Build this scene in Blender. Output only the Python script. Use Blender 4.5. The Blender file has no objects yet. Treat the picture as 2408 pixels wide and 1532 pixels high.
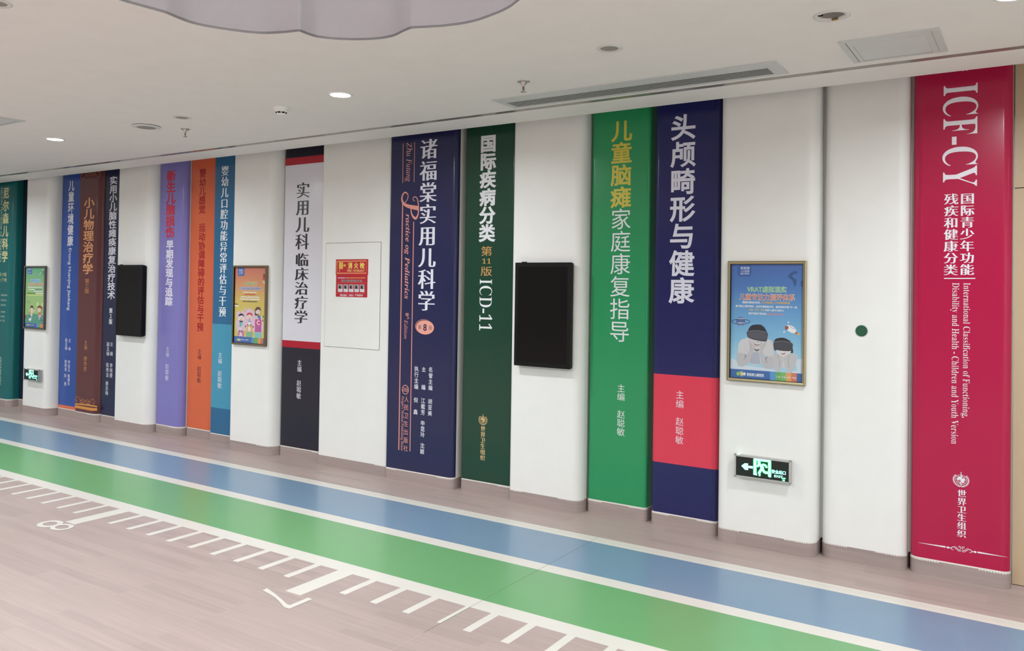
import bpy, math, random
from math import pi, sin, cos, radians
from mathutils import Matrix, Vector
from mathutils.geometry import tessellate_polygon, delaunay_2d_cdt
import numpy as np

random.seed(7)
sc = bpy.context.scene
COL = sc.collection

# ------------------------------------------------------------------ camera
FPX, CXP, CYP = 1912.12, 1204.0, 650.32
YAW, PITCH, ROLL = 0.57737, -0.0133867, 0.01487
EYE = 1.6
cam_d = bpy.data.cameras.new('camera')
cam_d.sensor_fit = 'HORIZONTAL'
cam_d.sensor_width = 36.0
cam_d.lens = FPX / 2408 * 36.0
cam_d.shift_x = 0.0
cam_d.shift_y = -(766.0 - CYP) / 2408
cam_d.clip_start = 0.05
cam_d.clip_end = 60
cam = bpy.data.objects.new('camera', cam_d)
B = Matrix(((1, 0, 0), (0, 0, -1), (0, 1, 0)))
RY = Matrix(((cos(YAW), 0, sin(YAW)), (0, 1, 0), (-sin(YAW), 0, cos(YAW))))
RP = Matrix(((1, 0, 0), (0, cos(PITCH), -sin(PITCH)), (0, sin(PITCH), cos(PITCH))))
RR = Matrix(((cos(ROLL), -sin(ROLL), 0), (sin(ROLL), cos(ROLL), 0), (0, 0, 1)))
R = RR @ RP @ RY @ B                      # rows: right, down, forward
m3 = Matrix((R[0], -R[1], -R[2])).transposed()
cam.matrix_world = Matrix.Translation((0, 0, EYE)) @ m3.to_4x4()
COL.objects.link(cam)
sc.camera = cam

# ------------------------------------------------------------------ view, world, lamps
sc.view_settings.view_transform = 'Standard'
sc.view_settings.look = 'None'
sc.view_settings.exposure = 1.08
sc.view_settings.gamma = 1.0
sc.view_settings.use_curve_mapping = False
wd = bpy.data.worlds.new('world')
sc.world = wd
wd.use_nodes = True
wd.node_tree.nodes['Background'].inputs[0].default_value = (.6, .62, .65, 1)
wd.node_tree.nodes['Background'].inputs[1].default_value = 0.15
H = 2.815                                  # ceiling height
LAMP_POWER = 17.0
ADDED_GLOW = 0.30  # strength of the glow added on top of the cloud recess
LAMPS = [(-3.755, 3.726), (-7.10, 3.685), (-0.10, 3.835), (-10.45, 3.70), (3.0, 3.80)]
LAMPS += [(x, y) for y in (0.6, -2.4, -5.4) for x in (-12.0, -8.6, -5.4, -2.2, 1.0, 3.4)]
for i, (x, y) in enumerate(LAMPS):
    ld = bpy.data.lights.new('lamp_light', 'AREA')
    ld.shape = 'DISK'
    ld.size = 0.12
    ld.energy = LAMP_POWER * .85 if y > 3 else LAMP_POWER * 1.55
    ld.color = (0.93, 0.985, 1.03)
    ld.spread = radians(166)
    lo = bpy.data.objects.new('lamp_light', ld)
    lo.location = (x, y, H - 0.014)
    COL.objects.link(lo)

# ------------------------------------------------------------------ materials
def lin(c):
    return tuple(((v / 255) / 12.92 if v / 255 <= .04045 else ((v / 255 + .055) / 1.055) ** 2.4) for v in c)
MC = {}
def mat(key, rgb, rough=.5, metal=0, spec=.5, coat=0, emit=0, scale=1.0, bump=0):
    if key in MC:
        return MC[key]
    m = bpy.data.materials.new(key)
    m.use_nodes = True
    nt = m.node_tree
    b = nt.nodes['Principled BSDF']
    c = tuple(v * scale for v in lin(rgb))
    b.inputs['Base Color'].default_value = (*c, 1)
    b.inputs['Roughness'].default_value = rough
    b.inputs['Metallic'].default_value = metal
    b.inputs['Specular IOR Level'].default_value = spec
    b.inputs['Coat Weight'].default_value = coat
    b.inputs['Coat Roughness'].default_value = .12
    if emit:
        b.inputs['Emission Color'].default_value = (*lin(rgb), 1)
        b.inputs['Emission Strength'].default_value = emit
    # slight mottling of the tone, and a soft unevenness of the surface
    tc = nt.nodes.new('ShaderNodeTexCoord')
    if not emit and not metal:
        n = nt.nodes.new('ShaderNodeTexNoise')
        n.inputs['Scale'].default_value = 6
        n.inputs['Detail'].default_value = 3
        nt.links.new(tc.outputs['Object'], n.inputs['Vector'])
        mp = nt.nodes.new('ShaderNodeMapRange')
        mp.inputs['To Min'].default_value = .965
        mp.inputs['To Max'].default_value = 1.035
        nt.links.new(n.outputs['Fac'], mp.inputs['Value'])
        mx = nt.nodes.new('ShaderNodeVectorMath')
        mx.operation = 'SCALE'
        mx.inputs[0].default_value = c
        nt.links.new(mp.outputs['Result'], mx.inputs['Scale'])
        nt.links.new(mx.outputs['Vector'], b.inputs['Base Color'])
    if bump:
        mp2 = nt.nodes.new('ShaderNodeMapping')
        mp2.inputs['Scale'].default_value = (1.0, 1.0, .35)
        n2 = nt.nodes.new('ShaderNodeTexNoise')
        n2.inputs['Scale'].default_value = 9
        n2.inputs['Detail'].default_value = 2
        bp = nt.nodes.new('ShaderNodeBump')
        bp.inputs['Strength'].default_value = bump
        bp.inputs['Distance'].default_value = .004
        nt.links.new(tc.outputs['Object'], mp2.inputs['Vector'])
        nt.links.new(mp2.outputs['Vector'], n2.inputs['Vector'])
        nt.links.new(n2.outputs['Fac'], bp.inputs['Height'])
        nt.links.new(bp.outputs['Normal'], b.inputs['Normal'])
    MC[key] = m
    return m

def vinyl(name, rgb):
    return mat('vinyl_' + name, rgb, rough=.24, spec=.32, coat=.14, scale=.95, bump=.10)
def ink(rgb):
    return mat('ink_%02x%02x%02x' % tuple(rgb), rgb, rough=.35, scale=.95)

def wood_vinyl(name, vertical=False):
    m = bpy.data.materials.new(name)
    m.use_nodes = True
    nt = m.node_tree; N = nt.nodes; L = nt.links
    b = N['Principled BSDF']
    geo = N.new('ShaderNodeNewGeometry')
    sep = N.new('ShaderNodeSeparateXYZ'); L.new(geo.outputs['Position'], sep.inputs[0])
    cmb = N.new('ShaderNodeCombineXYZ')
    L.new(sep.outputs['X'], cmb.inputs['X'])
    L.new(sep.outputs['Z' if vertical else 'Y'], cmb.inputs['Y'])
    if vertical:
        ad = N.new('ShaderNodeMath'); ad.operation = 'ADD'
        L.new(sep.outputs['X'], ad.inputs[0]); L.new(sep.outputs['Y'], ad.inputs[1])
        L.new(ad.outputs[0], cmb.inputs['X'])
    br = N.new('ShaderNodeTexBrick')
    br.offset = .37; br.offset_frequency = 1; br.squash = 1
    br.inputs['Scale'].default_value = 1
    br.inputs['Brick Width'].default_value = .62
    br.inputs['Row Height'].default_value = .062
    br.inputs['Mortar Size'].default_value = 0
    br.inputs['Bias'].default_value = -.35
    br.inputs['Color1'].default_value = (0, 0, 0, 1)
    br.inputs['Color2'].default_value = (1, 1, 1, 1)
    L.new(cmb.outputs[0], br.inputs['Vector'])
    # long grain
    mp = N.new('ShaderNodeMapping'); mp.inputs['Scale'].default_value = (1.1, 26, 1)
    L.new(cmb.outputs[0], mp.inputs['Vector'])
    n1 = N.new('ShaderNodeTexNoise'); n1.inputs['Scale'].default_value = 1.6; n1.inputs['Detail'].default_value = 5; n1.inputs['Distortion'].default_value = .6
    L.new(mp.outputs[0], n1.inputs['Vector'])
    mp3 = N.new('ShaderNodeMapping'); mp3.inputs['Scale'].default_value = (3.0, 90, 1)
    L.new(cmb.outputs[0], mp3.inputs['Vector'])
    n3 = N.new('ShaderNodeTexNoise'); n3.inputs['Scale'].default_value = 1.3; n3.inputs['Detail'].default_value = 4
    L.new(mp3.outputs[0], n3.inputs['Vector'])
    n2 = N.new('ShaderNodeTexNoise'); n2.inputs['Scale'].default_value = 1.4; n2.inputs['Detail'].default_value = 2
    L.new(cmb.outputs[0], n2.inputs['Vector'])
    def ramp(src, a, c, p0=.3, p1=.7):
        r = N.new('ShaderNodeMapRange')
        r.inputs['From Min'].default_value = p0; r.inputs['From Max'].default_value = p1
        r.inputs['To Min'].default_value = a; r.inputs['To Max'].default_value = c
        L.new(src, r.inputs['Value']); return r.outputs['Result']
    def mul(a, c):
        x = N.new('ShaderNodeMath'); x.operation = 'MULTIPLY'; L.new(a, x.inputs[0]); L.new(c, x.inputs[1]); return x.outputs[0]
    f = mul(mul(ramp(br.outputs['Color'], 1.03, .87, 0, 1), ramp(n1.outputs['Fac'], .93, 1.04)), mul(ramp(n2.outputs['Fac'], .975, 1.02), ramp(n3.outputs['Fac'], .975, 1.02)))
    base = lin(FLOOR_RGB) if not vertical else lin(BASE_RGB)
    vm = N.new('ShaderNodeVectorMath'); vm.operation = 'SCALE'; vm.inputs[0].default_value = base
    L.new(f, vm.inputs['Scale'])
    L.new(vm.outputs['Vector'], b.inputs['Base Color'])
    b.inputs['Roughness'].default_value = .42
    b.inputs['Specular IOR Level'].default_value = .35
    return m

FLOOR_RGB = (172, 155, 149)
BASE_RGB = (162, 147, 142)
M_FLOOR = wood_vinyl('wood_print_vinyl')
M_BASE = wood_vinyl('wood_print_coving', True)
M_WHITE = mat('white_wall_paint', (232, 232, 228), rough=.42, spec=.35)
M_CORE = mat('white_board_core', (226, 222, 214), rough=.7, spec=.2)
M_CEIL = mat('ceiling_paint', (238, 235, 231), rough=.8, spec=.15)
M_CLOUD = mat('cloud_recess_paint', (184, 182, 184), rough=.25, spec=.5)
M_STEEL = mat('polished_steel', (158, 154, 147), rough=.2, metal=.35)
M_CHROME = mat('chrome', (190, 186, 178), rough=.15, metal=1)
M_METALW = mat('white_enamel', (244, 244, 242), rough=.35)
M_RIM = mat('rim_enamel', (222, 221, 216), rough=.45)
M_GREYM = mat('grey_mesh', (150, 146, 142), rough=.7)
M_DARK = mat('dark_gap', (26, 25, 24), rough=.8, spec=.1)
M_BLACK = mat('black_glass', (22, 20, 19), rough=.22, spec=.16)
M_BEZ = mat('black_plastic', (18, 18, 18), rough=.4, spec=.2)
M_BRASS = mat('champagne_metal', (170, 160, 126), rough=.28, metal=.9)
M_BRONZE = mat('bronze_metal', (130, 114, 92), rough=.35, metal=.8)
M_NICKEL = mat('grey_metal', (140, 134, 120), rough=.35, metal=.8)
M_ALU = mat('brushed_aluminium', (196, 196, 192), rough=.35, metal=.6)
M_LAMP = mat('lamp_glow', (255, 252, 244), emit=14)
M_ADDED_GLOW = mat('added_recess_glow', (244, 240, 246), emit=ADDED_GLOW)
M_DOORW = mat('door_wood', (192, 169, 140), rough=.5)
M_BLUE = mat('blue_vinyl_floor', (114, 143, 168), rough=.34, spec=.5, coat=.20)
M_GREEN = mat('green_vinyl_floor', (106, 163, 108), rough=.36, spec=.5, coat=.16)
M_LINE = mat('white_vinyl_floor', (214, 211, 202), rough=.35, spec=.45)
M_LINEG = mat('line_groove', (196, 190, 178), rough=.5)

# ------------------------------------------------------------------ mesh helpers
class MB:
    def __init__(s):
        s.v = []; s.f = []; s.m = []; s.sm = []; s.mats = []
    def mi(s, m):
        if m not in s.mats: s.mats.append(m)
        return s.mats.index(m)
    def face(s, pts, m, smooth=False):
        n = len(s.v); s.v += [tuple(p) for p in pts]
        s.f.append(tuple(range(n, n + len(pts)))); s.m.append(s.mi(m)); s.sm.append(smooth)
    def box(s, x0, x1, y0, y1, z0, z1, m):
        c = [(x, y, z) for z in (z0, z1) for y in (y0, y1) for x in (x0, x1)]
        for q in ((0, 2, 3, 1), (4, 5, 7, 6), (0, 1, 5, 4), (2, 6, 7, 3), (0, 4, 6, 2), (1, 3, 7, 5)):
            s.face([c[i] for i in q], m)
    def grid(s, rows, m, smooth=True, mf=None, closed=False):
        n = len(s.v); w = len(rows[0])
        for r in rows: s.v += [tuple(p) for p in r]
        for i in range(len(rows) - 1):
            for j in range(w - (0 if closed else 1)):
                k = (j + 1) % w
                s.f.append((n + i * w + j, n + i * w + k, n + (i + 1) * w + k, n + (i + 1) * w + j))
                s.m.append(s.mi(mf(i, j) if mf else m)); s.sm.append(smooth)
    def lathe(s, cx, cy, prof, m, seg=28, smooth=True, cap=True, mf=None):
        rows = [[(cx + r * cos(2 * pi * k / seg), cy + r * sin(2 * pi * k / seg), z) for k in range(seg)] for r, z in prof]
        s.grid(rows, m, smooth, mf, closed=True)
        if cap:
            s.face(rows[-1], m if not mf else mf(len(rows) - 2, 0))
    def prism(s, poly, z0, z1, m, side=None):      # poly in XY
        n = len(poly)
        s.face([(x, y, z1) for x, y in poly], m); s.face([(x, y, z0) for x, y in reversed(poly)], m)
        for i in range(n):
            a, b = poly[i], poly[(i + 1) % n]
            s.face([(a[0], a[1], z0), (b[0], b[1], z0), (b[0], b[1], z1), (a[0], a[1], z1)], side or m)
    def build(s, name, parent=None, origin=(0, 0, 0), label=None, cat=None, group=None, kind=None):
        me = bpy.data.meshes.new(name)
        ox, oy, oz = origin
        me.from_pydata([(x - ox, y - oy, z - oz) for x, y, z in s.v], [], s.f)
        for m in s.mats: me.materials.append(m)
        me.polygons.foreach_set('material_index', s.m)
        me.polygons.foreach_set('use_smooth', s.sm)
        me.update()
        o = bpy.data.objects.new(name, me)
        COL.objects.link(o)
        if parent:
            o.parent = parent
            po = world_loc(parent)
            o.location = (ox - po[0], oy - po[1], oz - po[2])
        else:
            o.location = origin
        tag(o, label, cat, group, kind)
        return o
def world_loc(o):
    x, y, z = o.location
    while o.parent:
        o = o.parent; x += o.location[0]; y += o.location[1]; z += o.location[2]
    return (x, y, z)
def tag(o, label=None, cat=None, group=None, kind=None):
    for k, v in (('label', label), ('category', cat), ('group', group), ('kind', kind)):
        if v: o[k] = v
def empty(name, loc, label, cat, group=None):
    o = bpy.data.objects.new(name, None); o.location = loc; COL.objects.link(o)
    o.empty_display_size = .05
    tag(o, label, cat, group); return o
def copy_tree(o, loc, label=None, parent=None):
    c = o.copy(); COL.objects.link(c); c.parent = parent
    if parent is None: c.location = loc
    if label: c['label'] = label
    for ch in list(o.children): copy_tree(ch, None, None, c)
    return c

# ------------------------------------------------------------------ glyph outlines
def mathify(s):
    out = []
    if not s.startswith('/'): return s
    st = s[1]; s = s[3:]
    for c in s:
        if st == 'b' or st == 'r':
            o = chr(0x1D400 + ord(c) - 65) if 'A' <= c <= 'Z' else chr(0x1D41A + ord(c) - 97) if 'a' <= c <= 'z' else chr(0x1D7CE + ord(c) - 48) if c.isdigit() else c
        elif st == 'i':
            o = chr(0x1D434 + ord(c) - 65) if 'A' <= c <= 'Z' else '\u210e' if c == 'h' else chr(0x1D44E + ord(c) - 97) if 'a' <= c <= 'z' else chr(0x1D7CE + ord(c) - 48) if c.isdigit() else c
        else:
            o = chr(0x1D468 + ord(c) - 65) if 'A' <= c <= 'Z' else chr(0x1D482 + ord(c) - 97) if 'a' <= c <= 'z' else c
        out.append(o)
    return ''.join(out)
GL = {}
def area2(p): return sum(p[i][0] * p[(i + 1) % len(p)][1] - p[(i + 1) % len(p)][0] * p[i][1] for i in range(len(p))) / 2
def preload(keys):
    obs = []
    keys = [k for k in dict.fromkeys(keys) if k not in GL]
    for k in keys:
        c = bpy.data.curves.new('t', 'FONT'); c.body = k
        o = bpy.data.objects.new('t', c); COL.objects.link(o); obs.append(o)
    dg = bpy.context.evaluated_depsgraph_get(); dg.update()
    for k, o in zip(keys, obs):
        cu = o.evaluated_get(dg).to_curve(dg)
        cs = []
        for sp in cu.splines:
            bp = sp.bezier_points; n = len(bp); pts = []
            for i in range(n):
                a, b = bp[i], bp[(i + 1) % n]
                p0, p1, p2, p3 = a.co, a.handle_right, b.handle_left, b.co
                d = (p3 - p0)
                # straight if both handles lie on the chord
                cr = abs(d.x * (p1 - p0).y - d.y * (p1 - p0).x) + abs(d.x * (p2 - p0).y - d.y * (p2 - p0).x)
                st = 1 if cr < 1e-4 else (3 if d.length < .15 else 5)
                for q in range(st):
                    t = q / st; u = 1 - t
                    r = p0 * (u ** 3) + p1 * (3 * u * u * t) + p2 * (3 * u * t * t) + p3 * (t ** 3)
                    pts.append((r.x, r.y))
            if len(pts) > 2: cs.append(pts)
        GL[k] = cs
        o.to_curve_clear()
    for o in obs:
        d = o.data; bpy.data.objects.remove(o); bpy.data.curves.remove(d)
WT = {'r': (0, 0), 'r+': (.010, .010), 'm': (.022, .020), 'b': (.024, .022), 'h': (.040, .034), 's': (.034, -.008), 't': (-.019, -.002), 'u': (-.009, 0)}
def inside(pt, poly):
    x, y = pt; c = False; j = len(poly) - 1
    for i in range(len(poly)):
        xi, yi = poly[i]; xj, yj = poly[j]
        if (yi > y) != (yj > y) and x < (xj - xi) * (y - yi) / (yj - yi) + xi: c = not c
        j = i
    return c
GG = {}
def groups(key, st):
    """filled triangles of a glyph or line, with its weight style, in em units"""
    if (key, st) in GG: return GG[(key, st)]
    dx, dy = WT[st]
    cs = GL[key]
    if not cs:
        GG[(key, st)] = ([], (0, 0, 0, 0)); return GG[(key, st)]
    big = max(cs, key=lambda p: abs(area2(p)))
    s = 1 if area2(big) > 0 else -1
    cs2 = []
    for p in cs:
        n = len(p); q = []
        for i in range(n):
            a, b, c = p[i - 1], p[i], p[(i + 1) % n]
            e1 = Vector((b[0] - a[0], b[1] - a[1])); e2 = Vector((c[0] - b[0], c[1] - b[1]))
            if e1.length < 1e-6 or e2.length < 1e-6: q.append(b); continue
            n1 = Vector((e1.y, -e1.x)).normalized(); n2 = Vector((e2.y, -e2.x)).normalized()
            k = 1 + n1.dot(n2)
            nn = (n1 + n2) / max(k, .45)
            q.append((b[0] + s * nn.x * dx, b[1] + s * nn.y * dy))
        cs2.append((q, area2(p) * s > 0, p))
    keep = [q for q, o, p in cs2 if abs(area2(q)) > 1e-5 and area2(q) * area2(p) > 0]
    verts = []; edges = []
    for q in keep:
        n = len(verts); verts += [Vector(v) for v in q]
        edges += [(n + i, n + (i + 1) % len(q)) for i in range(len(q))]
    vo, eo, fo = delaunay_2d_cdt(verts, edges, [], 0, 1e-6)[:3]
    V = np.array([(v.x, v.y) for v in vo]); F = np.array([f for f in fo if len(f) == 3])
    C = V[F].mean(axis=1)
    wn = np.zeros(len(C), int)
    for q in keep:                       # winding number of every triangle centre
        A = np.array(q); Bn = np.roll(A, -1, axis=0)
        ya, yb = A[:, 1][None], Bn[:, 1][None]; cy = C[:, 1][:, None]; cx = C[:, 0][:, None]
        cr = (Bn[:, 0] - A[:, 0])[None] * (cy - ya) - (cx - A[:, 0][None]) * (yb - ya)
        wn += ((ya <= cy) & (yb > cy) & (cr > 0)).sum(axis=1) - ((ya > cy) & (yb <= cy) & (cr < 0)).sum(axis=1)
    F = F[wn != 0]
    tris = [[tuple(V[i]) for i in f] for f in F]
    xs = V[:, 0].tolist(); ys = V[:, 1].tolist()
    GG[(key, st)] = (tris, (min(xs), max(xs), min(ys), max(ys)))
    return GG[(key, st)]
def put(mb, key, st, fn, m):
    for t in groups(key, st)[0]:
        p = [fn(*q) for q in t]
        a = Vector(p[1]) - Vector(p[0]); b = Vector(p[2]) - Vector(p[0])
        if a.cross(b).y > 0: p.reverse()
        mb.face(p, m)
def text_col(mb, text, xc, zt, zb, w, st, Y, m):
    n = len(text); sx = w / .93; T = zt - zb
    if n == 1: sy = T / .90 if T > .5 * w else sx
    else:
        sy = sx
        pitch = (T - .92 * sy) / (n - 1)
        if pitch < sy * .99: sy = T / (n - 1 + .92); pitch = sy
    pitch = 0 if n == 1 else (T - .92 * sy) / (n - 1)
    for i, c in enumerate(text):
        zc = zt - .46 * sy - i * pitch
        put(mb, c, st, lambda x, y: (xc + (x - .5) * sx, Y, zc + (y - .38) * sy), m) if ord(c) > 0x2000 else put_mid(mb, c, st, xc, zc, sx, sy, Y, m)
def put_mid(mb, c, st, xc, zc, sx, sy, Y, m):
    x0, x1, y0, y1 = groups(c, st)[1]
    put(mb, c, st, lambda x, y: (xc + (x - (x0 + x1) / 2) * sx, Y, zc + (y - (y0 + y1) / 2) * sy), m)
def text_rot(mb, text, xb, xt, zs, ze, st, Y, m):
    key = mathify(text)
    x0, x1, y0, y1 = groups(key, st)[1]
    cap = .66 if text.startswith('/') else .70
    if text.startswith('/i/th'): cap = .68
    sl = (zs - ze) / (x1 - x0); sh = (xt - xb) / cap
    put(mb, key, st, lambda x, y: (xb + y * sh, Y, zs - (x - x0) * sl), m)
def text_row(mb, text, x0_, x1_, zb, zt, st, Y, m):
    key = mathify(text)
    x0, x1, y0, y1 = groups(key, st)[1]
    cjk = any(ord(c) > 0x2E80 for c in text)
    yb = -.07 if cjk else 0; cap = .90 if cjk else .70
    sl = (x1_ - x0_) / (x1 - x0); sh = (zt - zb) / cap
    put(mb, key, st, lambda x, y: (x0_ + (x - x0) * sl, Y, zb + (y - yb) * sh), m)
def smooth_line(p, closed=False, n=6):
    if len(p) < 3: return p
    out = []; N = len(p)
    rng = range(N) if closed else range(N - 1)
    for i in rng:
        g = (lambda k: p[k % N]) if closed else (lambda k: p[min(max(k, 0), N - 1)])
        a, b, c, d = g(i - 1), g(i), g(i + 1), g(i + 2)
        for q in range(n):
            t = q / n
            out.append(tuple(.5 * (2 * b[k] + (c[k] - a[k]) * t + (2 * a[k] - 5 * b[k] + 4 * c[k] - d[k]) * t * t + (3 * b[k] - a[k] - 3 * c[k] + d[k]) * t ** 3) for k in (0, 1)))
    if not closed: out.append(p[-1])
    return out
def flat_stroke(mb, pts, wid, Y, m, smooth=True):
    """pts (x,z); wid list or single"""
    n0 = len(pts)
    P = smooth_line(pts) if smooth and n0 > 2 else pts
    W = []
    for i in range(len(P)):
        t = i / (len(P) - 1) * (len(wid) - 1) if len(wid) > 1 else 0
        a = int(t); b = min(a + 1, len(wid) - 1); W.append(wid[a] * (1 - (t - a)) + wid[b] * (t - a))
    Lp = []; Rp = []
    for i, (x, z) in enumerate(P):
        a = P[max(i - 1, 0)]; b = P[min(i + 1, len(P) - 1)]
        d = Vector((b[0] - a[0], b[1] - a[1]))
        d = d.normalized() if d.length > 1e-9 else Vector((1, 0))
        nx, nz = -d.y, d.x; h = W[i] / 2
        Lp.append((x + nx * h, Y, z + nz * h)); Rp.append((x - nx * h, Y, z - nz * h))
    for i in range(len(P) - 1):
        q = [Lp[i], Rp[i], Rp[i + 1], Lp[i + 1]]
        a = Vector(q[1]) - Vector(q[0]); b = Vector(q[2]) - Vector(q[0])
        if a.cross(b).y > 0: q.reverse()
        mb.face(q, m)
def flat_poly(mb, pts, Y, m, smooth=False):
    P = smooth_line(pts, True, 5) if smooth else pts
    V = [Vector((x, z, 0)) for x, z in P]
    for t in tessellate_polygon([V]):
        p = [(V[i].x, Y, V[i].y) for i in t]
        a = Vector(p[1]) - Vector(p[0]); b = Vector(p[2]) - Vector(p[0])
        if a.cross(b).y > 0: p.reverse()
        mb.face(p, m)
def flat_ell(mb, c, r, Y, m, rot=0, n=28):
    a = radians(rot); pts = []
    for k in range(n):
        x, z = r[0] * cos(2 * pi * k / n), r[1] * sin(2 * pi * k / n)
        pts.append((c[0] + x * cos(a) - z * sin(a), c[1] + x * sin(a) + z * cos(a)))
    mb.face([(x, Y, z) for x, z in pts], m)

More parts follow.
